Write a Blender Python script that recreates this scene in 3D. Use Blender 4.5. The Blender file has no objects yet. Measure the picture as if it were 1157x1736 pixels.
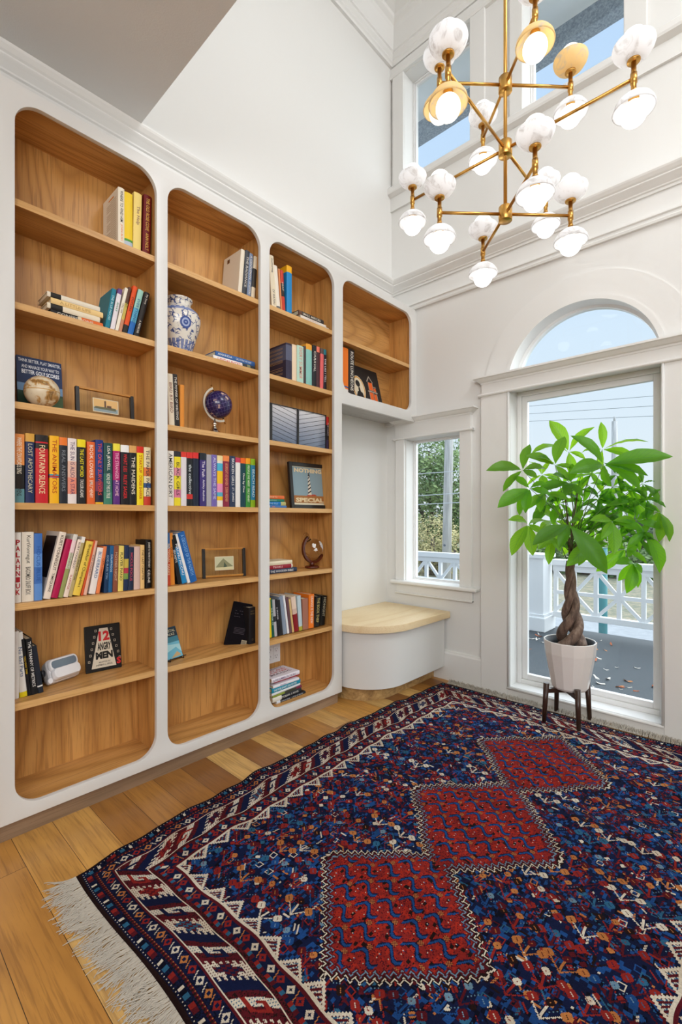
import bpy, bmesh, math, random
import numpy as np
from mathutils import Vector, Matrix, Euler

# ---------------------------------------------------------------- camera, world, lights, exposure
SC = bpy.context.scene
COL = SC.collection
PI = math.pi
cam_d = bpy.data.cameras.new('camera'); cam = bpy.data.objects.new('camera', cam_d); COL.objects.link(cam)
cam_d.sensor_fit = 'HORIZONTAL'; cam_d.sensor_width = 36.0
cam_d.lens = 799.0 / 1157.0 * 36.0
cam_d.shift_y = 9.7 / 1157.0
cam_d.clip_start = 0.05; cam_d.clip_end = 300
cam.location = (0, 0, 1.12)
cam.rotation_euler = (math.radians(90), 0, math.radians(42.94 - 90))
SC.camera = cam
SC.view_settings.view_transform = 'Standard'
SC.view_settings.look = 'None'
SC.view_settings.gamma = 1.0
SC.view_settings.use_curve_mapping = False
SC.view_settings.exposure = 0.15

world = bpy.data.worlds.new('sky'); SC.world = world; world.use_nodes = True
wn = world.node_tree.nodes; wl = world.node_tree.links
bg = wn['Background']
tc = wn.new('ShaderNodeTexCoord'); sep = wn.new('ShaderNodeSeparateXYZ'); ramp = wn.new('ShaderNodeValToRGB')
wl.new(tc.outputs['Generated'], sep.inputs[0]); wl.new(sep.outputs['Z'], ramp.inputs[0]); wl.new(ramp.outputs[0], bg.inputs[0])
ramp.color_ramp.elements[0].position = 0.0; ramp.color_ramp.elements[0].color = (0.72, 0.76, 0.80, 1)
ramp.color_ramp.elements[1].position = 0.75; ramp.color_ramp.elements[1].color = (0.44, 0.60, 0.84, 1)
e = ramp.color_ramp.elements.new(0.30); e.color = (0.62, 0.72, 0.84, 1)
bg.inputs[1].default_value = 1.12

def area_light(name, loc, target, sx, sy, energy, col=(1, 1, 1)):
    d = bpy.data.lights.new(name, 'AREA'); d.shape = 'RECTANGLE'; d.size = sx; d.size_y = sy
    d.energy = energy; d.color = col
    o = bpy.data.objects.new(name, d); COL.objects.link(o); o.location = loc
    o.rotation_euler = (Vector(target) - Vector(loc)).to_track_quat('-Z', 'Y').to_euler()
    return o
area_light('room_fill_light', (-1.5, -1.5, 2.2), (2.0, 1.6, 0.9), 3.0, 1.2, 76, (0.95, 0.975, 1.0))  # added fill lamp behind the camera
area_light('shaft_fill_light', (1.4, -1.4, 4.2), (2.0, 2.2, 3.5), 1.6, 1.2, 54, (0.97, 0.985, 1.0))  # added fill to brighten the upper walls, not an actual fixture
sun_d = bpy.data.lights.new('overcast_sun', 'SUN'); sun_d.energy = 5.0; sun_d.angle = math.radians(110); sun_d.color = (0.97, 0.985, 1.0)
sun = bpy.data.objects.new('overcast_sun', sun_d); COL.objects.link(sun); sun.location = (8, 0, 9)
sun.rotation_euler = (Vector((0, 0, 0)) - Vector((0.85, -0.6, 1.0))).to_track_quat('-Z', 'Y').to_euler()

# ---------------------------------------------------------------- materials
def lin(c):
    return c / 12.92 if c <= 0.04045 else ((c + 0.055) / 1.055) ** 2.4
def hexc(s):
    s = s.lstrip('#'); return tuple(lin(int(s[i:i + 2], 16) / 255.0) for i in (0, 2, 4)) + (1.0,)
_mats = {}
def mat(key, col, rough=0.5, metal=0.0, **kw):
    if key in _mats: return _mats[key]
    m = bpy.data.materials.new(key); m.use_nodes = True
    b = m.node_tree.nodes['Principled BSDF']
    b.inputs['Base Color'].default_value = hexc(col) if isinstance(col, str) else tuple(col) + (1,)
    b.inputs['Roughness'].default_value = rough; b.inputs['Metallic'].default_value = metal
    for k, v in kw.items(): b.inputs[k.replace('_', ' ')].default_value = v
    _mats[key] = m; return m
def ink(h): return mat('print_' + h, h, 0.5, 0.0, Specular_IOR_Level=0.3)
class NT:
    def __init__(s, name):
        s.m = bpy.data.materials.new(name); s.m.use_nodes = True; s.t = s.m.node_tree
        s.b = s.t.nodes['Principled BSDF']
    def n(s, typ, **kw):
        x = s.t.nodes.new('ShaderNode' + typ)
        for k, v in kw.items(): setattr(x, k, v)
        return x
    def l(s, a, b): s.t.links.new(a, b)
    def v(s, node, idx, val): node.inputs[idx].default_value = val
    def mapping(s, scale, loc=(0, 0, 0), rot=(0, 0, 0)):
        c = s.n('TexCoord'); mp = s.n('Mapping'); s.l(c.outputs['Object'], mp.inputs[0])
        mp.inputs['Scale'].default_value = scale; mp.inputs['Location'].default_value = loc; mp.inputs['Rotation'].default_value = rot
        return mp.outputs[0]
    def noise(s, vec, scale, detail=2, rough=0.5, dist=0.0):
        x = s.n('TexNoise'); s.l(vec, x.inputs['Vector']); x.inputs['Scale'].default_value = scale
        x.inputs['Detail'].default_value = detail; x.inputs['Roughness'].default_value = rough
        x.inputs['Distortion'].default_value = dist
        return x.outputs['Fac']
    def math(s, op, a, b=None, c=None):
        x = s.n('Math', operation=op)
        for i, q in enumerate((a, b, c)):
            if q is None: continue
            if isinstance(q, (int, float)): x.inputs[i].default_value = q
            else: s.l(q, x.inputs[i])
        return x.outputs[0]
    def ramp(s, fac, stops):
        r = s.n('ValToRGB'); s.l(fac, r.inputs[0]); cr = r.color_ramp
        while len(cr.elements) < len(stops): cr.elements.new(0.5)
        for e, (p, c) in zip(cr.elements, stops):
            e.position = p; e.color = hexc(c) if isinstance(c, str) else (c, c, c, 1)
        return r.outputs[0]
    def mix(s, fac, a, b, mode='MIX'):
        x = s.n('Mix', data_type='RGBA', blend_type=mode)
        for q, sock in ((fac, x.inputs[0]), (a, x.inputs[6]), (b, x.inputs[7])):
            if isinstance(q, (int, float)): sock.default_value = q
            elif isinstance(q, str): sock.default_value = hexc(q)
            else: s.l(q, sock)
        return x.outputs[2]
    def bump(s, h, strength=0.2, dist=0.01):
        x = s.n('Bump'); x.inputs['Strength'].default_value = strength; x.inputs['Distance'].default_value = dist
        s.l(h, x.inputs['Height']); s.l(x.outputs[0], s.b.inputs['Normal'])

def wood(name, axis, light, mid, dark, rings=24.0, rough=0.40, big=2.0, seed=0.0):
    """oak veneer: cathedral figure running along AXIS plus fine open pores"""
    t = NT(name)
    st = [1.0, 1.0, 1.0]; st[axis] = 0.16
    v = t.mapping(tuple(st), (seed, seed * 1.7, seed * 0.6))
    base = t.noise(v, big, 1.0, 0.4, 0.35)
    r = t.math('MULTIPLY', base, rings); r = t.math('FRACT', r)
    r = t.math('ABSOLUTE', t.math('SUBTRACT', t.math('MULTIPLY', r, 2.0), 1.0))
    r = t.math('POWER', r, 2.2)
    sp = [1.0, 1.0, 1.0]; sp[axis] = 0.035
    f = t.noise(t.mapping(tuple(sp), (seed, 0, 0)), 170.0, 3.0, 0.6)
    wide = t.noise(t.mapping(tuple(sp)), 9.0, 2.0, 0.5)
    c = t.mix(0.45, mid, t.ramp(r, [(0.0, light), (0.5, mid), (1.0, dark)]))
    c = t.mix(t.math('MULTIPLY', t.math('SUBTRACT', wide, 0.30), 0.55), c, dark)
    c2 = t.mix(t.ramp(f, [(0.36, 1.0), (0.5, 0.0)]), c, dark)
    c = t.mix(0.5, c, c2)
    t.l(c, t.b.inputs['Base Color']); t.b.inputs['Roughness'].default_value = rough
    t.bump(f, 0.12, 0.002)
    return t.m
OAKV = wood('oak_veneer_vertical', 2, '#e4ae68', '#cd9550', '#986434')
OAKX = wood('oak_veneer_lengthwise', 0, '#e4b070', '#cd9854', '#9e6c38', seed=3.1)
OAKE = wood('oak_edge', 0, '#e6bb80', '#d8a868', '#b98648', rings=9, seed=5.0)
OAKP = wood('grey_oak_plinth', 0, '#ad9278', '#9a7f66', '#77604a', rings=14, seed=7.7)
OAKS = wood('pale_oak_seat', 0, '#f3e0bc', '#ecd4aa', '#dcbd8c', rings=8, seed=9.2, rough=0.5)
GREYW = wood('grey_washed_board', 0, '#cbc8c4', '#c0bdb9', '#a4a19e', rings=8, seed=2.2, rough=0.6)

def burl():
    t = NT('burl_toe_kick'); v = t.mapping((1, 1, 1.4))
    n = t.noise(v, 16, 6, 0.62, 1.6)
    t.l(t.ramp(n, [(0.3, '#8a6a42'), (0.5, '#b8945f'), (0.7, '#d2b07a')]), t.b.inputs['Base Color']); t.b.inputs['Roughness'].default_value = 0.5
    return t.m
BURL = burl()

def paint(name, col, rough=0.55, amt=0.02):
    t = NT(name); v = t.mapping((1, 1, 1)); n = t.noise(v, 180, 2)
    t.b.inputs['Base Color'].default_value = hexc(col); t.b.inputs['Roughness'].default_value = rough
    t.bump(n, amt, 0.002); return t.m
WALL = paint('wall_paint', '#e6e5e2', 0.6, 0.06)
TRIM = paint('trim_paint', '#e8e7e4', 0.38, 0.01)
CASE = paint('cabinet_paint', '#dfdedb', 0.36, 0.01)
CEIL = paint('ceiling_paint', '#dfdedc', 0.7, 0.25)
VINYL = mat('window_vinyl', '#f0efee', 0.3)

def floor_mat():
    t = NT('oak_floor_planks')
    c = t.n('TexCoord'); s = t.n('SeparateXYZ'); t.l(c.outputs['Object'], s.inputs[0])
    X = t.math('DIVIDE', t.math('SUBTRACT', s.outputs[0], 0.038), 0.127)
    ix = t.math('FLOOR', X)
    wx = t.n('TexWhiteNoise', noise_dimensions='1D'); t.l(ix, wx.inputs['W'])
    Y = t.math('ADD', t.math('DIVIDE', s.outputs[1], 1.15), t.math('MULTIPLY', wx.outputs['Value'], 7.3))
    iy = t.math('FLOOR', Y)
    cb = t.n('CombineXYZ'); t.l(ix, cb.inputs[0]); t.l(iy, cb.inputs[1])
    w2 = t.n('TexWhiteNoise', noise_dimensions='2D'); t.l(cb.outputs[0], w2.inputs['Vector'])
    tone = w2.outputs['Value']
    # per-plank grain offset
    va = t.n('VectorMath', operation='MULTIPLY_ADD'); t.l(w2.outputs['Color'], va.inputs[0]); va.inputs[1].default_value = (5, 5, 5)
    t.l(c.outputs['Object'], va.inputs[2])
    mp = t.n('Mapping'); t.l(va.outputs[0], mp.inputs[0]); mp.inputs['Scale'].default_value = (1, 0.14, 1)
    g = t.noise(mp.outputs[0], 5.5, 3, 0.5, 0.6)
    r = t.math('FRACT', t.math('MULTIPLY', g, 9.0)); r = t.math('ABSOLUTE', t.math('SUBTRACT', t.math('MULTIPLY', r, 2.0), 1.0))
    mp2 = t.n('Mapping'); t.l(va.outputs[0], mp2.inputs[0]); mp2.inputs['Scale'].default_value = (1, 0.04, 1)
    fine = t.noise(mp2.outputs[0], 150, 3, 0.6)
    base = t.ramp(tone, [(0.0, '#8e5e30'), (0.2, '#b07a3a'), (0.5, '#cc9246'), (0.75, '#daa456'), (1.0, '#e6be78')])
    col = t.mix(t.math('MULTIPLY', t.math('POWER', r, 2.0), 0.30), base, '#6e4320')
    col = t.mix(t.math('MULTIPLY', t.ramp(fine, [(0.35, 1.0), (0.5, 0.0)]), 0.35), col, '#6a4222')
    blot = t.noise(c.outputs['Object'], 3.0, 3, 0.6)
    col = t.mix(t.ramp(blot, [(0.35, 0.0), (0.75, 0.35)]), col, '#8a5626')
    # knots
    vo = t.n('TexVoronoi'); mp3 = t.n('Mapping'); t.l(c.outputs['Object'], mp3.inputs[0]); mp3.inputs['Scale'].default_value = (1.0, 0.7, 1)
    t.l(mp3.outputs[0], vo.inputs['Vector']); vo.inputs['Scale'].default_value = 4.2
    wob = t.math('ADD', vo.outputs['Distance'], t.math('MULTIPLY', t.math('SUBTRACT', g, 0.5), 0.12))
    col = t.mix(t.ramp(wob, [(0.03, 0.9), (0.09, 0.0)]), col, '#2e1a0c')
    # seams
    fx = t.math('FRACT', X); fx = t.math('MINIMUM', fx, t.math('SUBTRACT', 1.0, fx))
    fy = t.math('FRACT', Y); fy = t.math('MINIMUM', fy, t.math('SUBTRACT', 1.0, fy))
    seam = t.math('MINIMUM', t.math('MULTIPLY', fx, 0.127), t.math('MULTIPLY', fy, 1.15))
    sm = t.math('LESS_THAN', seam, 0.0008)
    col = t.mix(sm, col, '#3a2412')
    t.l(col, t.b.inputs['Base Color']); t.b.inputs['Roughness'].default_value = 0.36
    t.bump(t.math('ADD', t.math('MULTIPLY', sm, -1.0), t.math('MULTIPLY', fine, 0.2)), 0.25, 0.002)
    return t.m
FLOORM = floor_mat()

def glass_mat(name='window_glass', refl=0.10):
    m = bpy.data.materials.new(name); m.use_nodes = True; nt = m.node_tree; nt.nodes.clear()
    o = nt.nodes.new('ShaderNodeOutputMaterial'); mx = nt.nodes.new('ShaderNodeMixShader')
    tr = nt.nodes.new('ShaderNodeBsdfTransparent'); gl = nt.nodes.new('ShaderNodeBsdfGlossy'); fr = nt.nodes.new('ShaderNodeFresnel')
    fr.inputs['IOR'].default_value = 1.45; gl.inputs['Roughness'].default_value = 0.0
    tr.inputs['Color'].default_value = (0.95, 0.98, 0.98, 1)
    ge = nt.nodes.new('ShaderNodeNewGeometry'); a = nt.nodes.new('ShaderNodeMath'); a.operation = 'SUBTRACT'; a.inputs[0].default_value = 0.7
    nt.links.new(ge.outputs['Backfacing'], a.inputs[1]); a.use_clamp = True; c = nt.nodes.new('ShaderNodeMath'); c.operation = 'MULTIPLY'
    nt.links.new(fr.outputs[0], c.inputs[0]); nt.links.new(a.outputs[0], c.inputs[1]); nt.links.new(c.outputs[0], mx.inputs[0]); nt.links.new(tr.outputs[0], mx.inputs[1]); nt.links.new(gl.outputs[0], mx.inputs[2])
    nt.links.new(mx.outputs[0], o.inputs[0]); return m
GLASS = glass_mat()

# ---------------------------------------------------------------- mesh helpers
class MB:
    def __init__(s): s.v = []; s.f = []; s.m = []; s.sm = []
    def add(s, vs, fs, mi=0, smooth=False):
        b = len(s.v); s.v += [tuple(p) for p in vs]
        for f in fs: s.f.append(tuple(b + i for i in f)); s.m.append(mi); s.sm.append(smooth)
    def box(s, a, b, mi=0, M=None):
        x0, y0, z0 = a; x1, y1, z1 = b
        vs = [(x0,y0,z0),(x1,y0,z0),(x1,y1,z0),(x0,y1,z0),(x0,y0,z1),(x1,y0,z1),(x1,y1,z1),(x0,y1,z1)]
        if M is not None: vs = [M @ Vector(p) for p in vs]
        s.add(vs, [(0,3,2,1),(4,5,6,7),(0,1,5,4),(1,2,6,5),(2,3,7,6),(3,0,4,7)], mi)
    def tube(s, pts, r, n=10, mi=0, cap=True, smooth=True):
        pts = [Vector(p) for p in pts]; rs = r if isinstance(r, (list, tuple)) else [r] * len(pts)
        vs = []; T0 = (pts[1] - pts[0]).normalized()
        a = T0.orthogonal().normalized()
        for i, p in enumerate(pts):
            T = (pts[min(i + 1, len(pts) - 1)] - pts[max(i - 1, 0)])
            T = T.normalized() if T.length > 1e-9 else T0
            a = (a - T * a.dot(T)).normalized(); b = T.cross(a)
            for k in range(n):
                th = 2 * PI * k / n; vs.append(p + (a * math.cos(th) + b * math.sin(th)) * rs[i])
        fs = [(i * n + k, i * n + (k + 1) % n, (i + 1) * n + (k + 1) % n, (i + 1) * n + k) for i in range(len(pts) - 1) for k in range(n)]
        s.add(vs, fs, mi, smooth)
        if cap:
            b0 = len(s.v) - len(vs)
            s.f.append(tuple(b0 + k for k in reversed(range(n)))); s.m.append(mi); s.sm.append(False)
            s.f.append(tuple(b0 + (len(pts) - 1) * n + k for k in range(n))); s.m.append(mi); s.sm.append(False)
    def lathe(s, prof, c=(0, 0, 0), n=28, mi=0, M=None, smooth=True):
        """prof: list of (r, z)"""
        vs = []
        for (r, z) in prof:
            for k in range(n):
                th = 2 * PI * k / n; p = Vector((r * math.cos(th), r * math.sin(th), z))
                p = (M @ p) if M is not None else p
                vs.append((p[0] + c[0], p[1] + c[1], p[2] + c[2]))
        fs = [(i * n + k, i * n + (k + 1) % n, (i + 1) * n + (k + 1) % n, (i + 1) * n + k) for i in range(len(prof) - 1) for k in range(n)]
        s.add(vs, fs, mi, smooth)
    def build(s, name, mats, parent=None, loc=None, rot=None, bevel=0, seg=2):
        me = bpy.data.meshes.new(name); me.from_pydata(s.v, [], s.f)
        if not isinstance(mats, (list, tuple)): mats = [mats]
        for m in mats: me.materials.append(m)
        me.polygons.foreach_set('material_index', s.m); me.polygons.foreach_set('use_smooth', s.sm); me.update()
        o = bpy.data.objects.new(name, me); COL.objects.link(o)
        if parent is not None: o.parent = parent
        if loc is not None: o.location = loc
        if rot is not None: o.rotation_euler = rot
        if bevel:
            b = o.modifiers.new('bevel', 'BEVEL'); b.width = bevel; b.segments = seg; b.limit_method = 'ANGLE'; b.angle_limit = math.radians(50)
        return o
def bx(name, a, b, m, parent=None, bevel=0):
    q = MB(); q.box(a, b); return q.build(name, m, parent, bevel=bevel)
def tag(o, label, cat, group=None):
    o['label'] = label; o['category'] = cat
    if group: o['group'] = group
    return o
def struct(o): o['kind'] = 'structure'; return o
def thing(name, label, cat, loc=(0, 0, 0), group=None, rot=(0, 0, 0)):
    o = bpy.data.objects.new(name, None); COL.objects.link(o); o.location = loc; o.rotation_euler = rot
    o.empty_display_size = 0.1
    return tag(o, label, cat, group)
def dup(root, loc=None, rot=None, label=None, group=None):
    r = root.copy(); COL.objects.link(r)
    if loc is not None: r.location = loc
    if rot is not None: r.rotation_euler = rot
    if label: r['label'] = label
    if group: r['group'] = group
    for ch in list(root.children):
        c = ch.copy(); COL.objects.link(c); c.parent = r
        for g in ch.children:
            d = g.copy(); COL.objects.link(d); d.parent = c
    return r

def rrect(x0, y0, x1, y1, r, n=10):
    if r <= 0: return [(x0, y0), (x1, y0), (x1, y1), (x0, y1)]
    out = []
    for cx, cy, a0 in ((x1 - r, y0 + r, -90), (x1 - r, y1 - r, 0), (x0 + r, y1 - r, 90), (x0 + r, y0 + r, 180)):
        for i in range(n + 1):
            a = math.radians(a0 + 90 * i / n); out.append((cx + r * math.cos(a), cy + r * math.sin(a)))
    return out
def plate(name, loops, depth, m, f, parent=None, bevel=0.0):
    """filled 2D outline with holes, DEPTH thick, mapped by f(u, v, w), w in 0..depth"""
    cu = bpy.data.curves.new(name, 'CURVE'); cu.dimensions = '2D'; cu.fill_mode = 'BOTH'; cu.extrude = depth / 2
    if bevel: cu.bevel_depth = bevel; cu.bevel_resolution = 2; cu.offset = -bevel; cu.extrude = depth / 2 - bevel
    for lp in loops:
        sp = cu.splines.new('POLY'); sp.points.add(len(lp) - 1); sp.use_cyclic_u = True
        for p, q in zip(sp.points, lp): p.co = (q[0], q[1], 0, 1)
    to = bpy.data.objects.new(name + '_tmp', cu); COL.objects.link(to)
    dg = bpy.context.evaluated_depsgraph_get(); me = bpy.data.meshes.new_from_object(to.evaluated_get(dg))
    bpy.data.objects.remove(to); bpy.data.curves.remove(cu)
    for v in me.vertices: v.co = f(v.co.x, v.co.y, v.co.z + depth / 2)
    me.materials.clear(); me.materials.append(m); me.name = name
    bm = bmesh.new(); bm.from_mesh(me); bmesh.ops.remove_doubles(bm, verts=bm.verts, dist=1e-5); bmesh.ops.recalc_face_normals(bm, faces=bm.faces)
    for f_ in bm.faces: f_.smooth = abs(f_.normal.z) < 0.98 and len(f_.verts) == 4
    bm.to_mesh(me); bm.free(); me.set_sharp_from_angle(angle=math.radians(22))
    o = bpy.data.objects.new(name, me); COL.objects.link(o)
    if parent is not None: o.parent = parent
    return o
_tc = {}
def text_geo(s, bold=0.0):
    k = (s, bold)
    if k in _tc: return _tc[k]
    cu = bpy.data.curves.new('t', 'FONT'); cu.body = s; cu.size = 1; cu.resolution_u = 2; cu.offset = bold; cu.align_x = 'LEFT'
    o = bpy.data.objects.new('t', cu); COL.objects.link(o)
    dg = bpy.context.evaluated_depsgraph_get(); me = bpy.data.meshes.new_from_object(o.evaluated_get(dg))
    vs = [(v.co.x, v.co.y) for v in me.vertices]; fs = [tuple(p.vertices) for p in me.polygons]
    bpy.data.objects.remove(o); bpy.data.curves.remove(cu); bpy.data.meshes.remove(me)
    if vs:
        x0 = min(p[0] for p in vs); x1 = max(p[0] for p in vs); y0 = min(p[1] for p in vs); y1 = max(p[1] for p in vs)
        vs = [((x - x0) / (x1 - x0 + 1e-9), (y - y0) / (y1 - y0 + 1e-9)) for x, y in vs]
        asp = (x1 - x0) / (y1 - y0 + 1e-9)
    else: asp = 1
    _tc[k] = (vs, fs, asp); return _tc[k]
def put_text(mb, s, f, mi=0, bold=0.015):
    """letters mapped by f(a, b), a and b in 0..1"""
    vs, fs, asp = text_geo(s, bold)
    mb.add([f(a, b) for a, b in vs], fs, mi)

def sweep(name, prof, path, m, parent=None):
    """path: function k, d -> (x, y) for corner points; prof [(d, z)]"""
    mb = MB(); n = len(prof); vs = []
    for pt in path:
        for d, z in prof:
            x, y = pt(d); vs.append((x, y, z))
    k = len(path)
    fs = [(i * n + j, i * n + j + 1, (i + 1) * n + j + 1, (i + 1) * n + j) for i in range(k - 1) for j in range(n - 1)]
    mb.add(vs, fs); return mb.build(name, m, parent)
# ---------------------------------------------------------------- the room
XW, YU, YN = 2.90, 2.17, 2.215      # window wall, upper back wall, back wall of the niche
YF = 1.935                          # face of the bookcase
struct(bx('floor', (-2.4, -2.6, -0.06), (XW + 0.16, 2.4, 0.0), FLOORM))
# back wall: niche part and upper part
bw = MB(); bw.box((2.0, YN, 0), (XW + 0.02, YN + 0.12, 2.7)); bw.box((-2.4, YU, 2.60), (XW + 0.02, YU + 0.16, 4.95)); bw.box((-2.4, YU, 0), (0.36, YU + 0.16, 2.7)); bw.box((0.36, YN, 0), (2.0, YN + 0.12, 2.7))
struct(bw.build('wall_back', WALL))
struct(bx('wall_left', (0.30, YF + 0.01, 0), (0.376, YU, 2.75), WALL))

AC, AZ = 0.845, 1.945               # arch centre (y) and spring height
def arc(r, n=40, c=AC, z=AZ): return [(c + r * math.cos(PI * i / n), z + r * math.sin(PI * i / n)) for i in range(n + 1)]
holes = [rrect(0.437, 0.060, 1.240, 1.925, 0), arc(0.412) , rrect(1.590, 0.655, 2.035, 1.700, 0),
         rrect(1.510, 3.61, 2.050, 4.44, 0), rrect(0.611, 3.61, 1.158, 4.44, 0)]
holes[1] = [(AC + 0.412, AZ)] + arc(0.412)[1:-1] + [(AC - 0.412, AZ)]
wr = plate('wall_right', [[(-2.6, 0), (YN + 0.1, 0), (YN + 0.1, 4.95), (-2.6, 4.95)]] + holes, 0.15, WALL, lambda u, v, w: (XW + w, u, v)); struct(wr)
struct(bx('wall_near', (-2.5, -2.7, 0), (XW + 0.15, -2.6, 4.95), WALL)); struct(bx('wall_far_left', (-2.5, -2.6, 0), (-2.4, 2.3, 3.05), WALL)); struct(bx('wall_shaft', (0.915, -2.6, 3.05), (0.935, YU, 4.9), WALL))
# upper ceiling and the lowered ceiling on the left
struct(bx('ceiling', (0.3, -2.6, 4.86), (XW + 0.15, YU + 0.1, 4.95), CEIL))
struct(bx('ceiling_lower', (-2.4, -2.6, 2.885), (0.935, YU, 3.05), CEIL))
# ---- crown mouldings, one sweep along back wall and window wall
def corner(x0, y1, yb=YU):
    return [lambda d: (x0, yb - d), lambda d: (XW - d, yb - d), lambda d: (XW - d, y1)]
crown = [(0, 2.800), (0.010, 2.800), (0.012, 2.812), (0.020, 2.816), (0.022, 2.822), (0.040, 2.838), (0.050, 2.846), (0.054, 2.850), (0.054, 2.856), (0.062, 2.862), (0.074, 2.876), (0.078, 2.884), (0.078, 2.890), (0, 2.900)]
struct(sweep('trim_1', crown, corner(-2.4, -2.6), TRIM))
arch_b = [(0, 2.640), (0.018, 2.640), (0.022, 2.652), (0.014, 2.660), (0.014, 2.672), (0.024, 2.676), (0.024, 2.684), (0.014, 2.690), (0.014, 2.700), (0, 2.704)]
struct(sweep('trim_2', arch_b, [lambda d: (2.75, YU - d), lambda d: (XW - d, YU - d), lambda d: (XW - d, -2.6)], TRIM))
upc = [(0, 4.535), (0.02, 4.535), (0.024, 4.55), (0.034, 4.56), (0.034, 4.57), (0.05, 4.59), (0.05, 4.60), (0.06, 4.605), (0.07, 4.74), (0.075, 4.77), (0.10, 4.79), (0.105, 4.81), (0.135, 4.825), (0.16, 4.835), (0.16, 4.86), (0, 4.862)]
struct(sweep('trim_3', upc, corner(0.3, -2.6), TRIM))
# ---- clerestory sill band along the window wall
sb = [(0, 3.445), (0.016, 3.445), (0.016, 3.545), (0.05, 3.560), (0.055, 3.572), (0.055, 3.600), (0.045, 3.612), (0, 3.612)]
struct(sweep('trim_4', sb, [lambda d: (XW - d, YU), lambda d: (XW - d, -2.6)], TRIM))
hb = [(0, 4.445), (0.022, 4.445), (0.030, 4.46), (0.022, 4.47), (0.022, 4.52), (0, 4.535)]
struct(sweep('trim_5', hb, [lambda d: (XW - d, YU), lambda d: (XW - d, -2.6)], TRIM))
ni = 6
for (a, b) in ((2.050, 2.150), (1.405, 1.510), (1.158, 1.240), (0.505, 0.611)):
    q = MB(); q.box((XW - 0.02, a, 3.612), (XW + 0.001, b, 4.447)); struct(q.build('trim_%d' % ni, TRIM, bevel=0.004)); ni += 1
# ---- door-height window casing and entablature
q = MB()
q.box((XW - 0.024, 1.248, 0), (XW + 0.001, 1.428, 1.915)); q.box((XW - 0.024, 0.255, 0), (XW + 0.001, 0.430, 1.915))
q.box((XW - 0.024, 0.430, 0), (XW + 0.001, 1.248, 0.048))
struct(q.build('trim_%d' % ni, TRIM, bevel=0.003)); ni += 1
fil = MB()     # rounded inner bead round the opening
for pts in ([(XW - 0.024, 1.243, 0.052), (XW - 0.024, 1.243, 1.92)], [(XW - 0.024, 0.434, 0.052), (XW - 0.024, 0.434, 1.92)], [(XW - 0.026, 1.25, 0.054), (XW - 0.026, 0.428, 0.054)]):
    fil.tube(pts, 0.008, 8)
struct(fil.build('trim_%d' % ni, TRIM)); ni += 1
def entab(y0, y1, z0, z1, bead, dep=0.03, over=0.045):
    """flat frieze with a bead below and a small moulded cap on top, returned to the wall at both ends"""
    zc = z1 - 0.042
    q = MB(); q.box((XW - dep, y0, z0), (XW + 0.001, y1, zc + 0.004))
    q2 = MB(); q2.tube([(XW - dep, y0 - 0.02, z0), (XW - dep, y1 + 0.02, z0)], bead, 10); q2.box((XW - dep, y0 - 0.02, z0 - bead), (XW, y1 + 0.02, z0 + bead))
    prof = [(0, zc), (0.004, zc), (0.006, zc + 0.010), (0.016, zc + 0.014), (0.030, zc + 0.026), (0.034, zc + 0.030), (over, zc + 0.034), (over, zc + 0.042), (0, zc + 0.044)]
    path = [lambda d: (XW, y1 + d), lambda d: (XW - dep - d, y1 + d), lambda d: (XW - dep - d, y0 - d), lambda d: (XW, y0 - d)]
    vs = []
    for pt in path:
        for d, z in prof: vs.append((*pt(d), z))
    n = len(prof); q.add(vs, [(i * n + j, i * n + j + 1, (i + 1) * n + j + 1, (i + 1) * n + j) for i in range(3) for j in range(n - 1)])
    q.box((XW - dep - over, y0 - over, zc + 0.042), (XW, y1 + over, zc + 0.0445))
    q.v += []; b = len(q.v)
    q.add(q2.v, q2.f, 0, False)
    return q
struct(entab(0.262, 1.420, 1.915, 2.025, 0.009).build('trim_%d' % ni, TRIM)); ni += 1
struct(entab(1.500, 2.115, 1.708, 1.850, 0.008).build('trim_%d' % ni, TRIM)); ni += 1
# small window casing, sill and apron
q = MB(); q.box((XW - 0.022, 2.040, 0.655), (XW + 0.001, 2.118, 1.705)); q.box((XW - 0.022, 1.497, 0.655), (XW + 0.001, 1.585, 1.705))
struct(q.build('trim_%d' % ni, TRIM, bevel=0.003)); ni += 1
q = MB(); q.box((XW - 0.060, 1.445, 0.630), (XW + 0.10, 2.145, 0.656)); st_ = q.build('trim_%d' % ni, TRIM, bevel=0.010, seg=4); struct(st_); ni += 1
q = MB(); q.box((XW - 0.020, 1.497, 0.565), (XW + 0.001, 2.110, 0.632)); q.box((XW - 0.028, 1.490, 0.556), (XW + 0.001, 2.116, 0.567)); q.box((XW - 0.026, 1.490, 0.556), (XW + 0.001, 1.507, 0.632))
struct(q.build('trim_%d' % ni, TRIM, bevel=0.003)); ni += 1
# big flat arch band and bright inner reveal moulding
def ring(name, ro, ri, dep, x0):
    lp = arc(ro) + list(reversed(arc(ri)))
    return struct(plate(name, [lp], dep, TRIM, lambda u, v, w: (x0 - w, u, v)))
ring('trim_%d' % ni, 0.565, 0.418, 0.010, XW + 0.0005); ni += 1
ring('trim_%d' % ni, 0.430, 0.405, 0.018, XW + 0.0005); ni += 1
# baseboard
bp = [(0, 0), (0.020, 0), (0.020, 0.182), (0.014, 0.190), (0.012, 0.200), (0, 0.204)]
struct(sweep('baseboard_right', bp, [lambda d: (XW - d, YN), lambda d: (XW - d, 1.428)], TRIM))
q = MB(); q.box((XW - 0.020, -2.6, 0), (XW, 0.255, 0.2)); struct(q.build('baseboard_right_near', TRIM))

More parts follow.
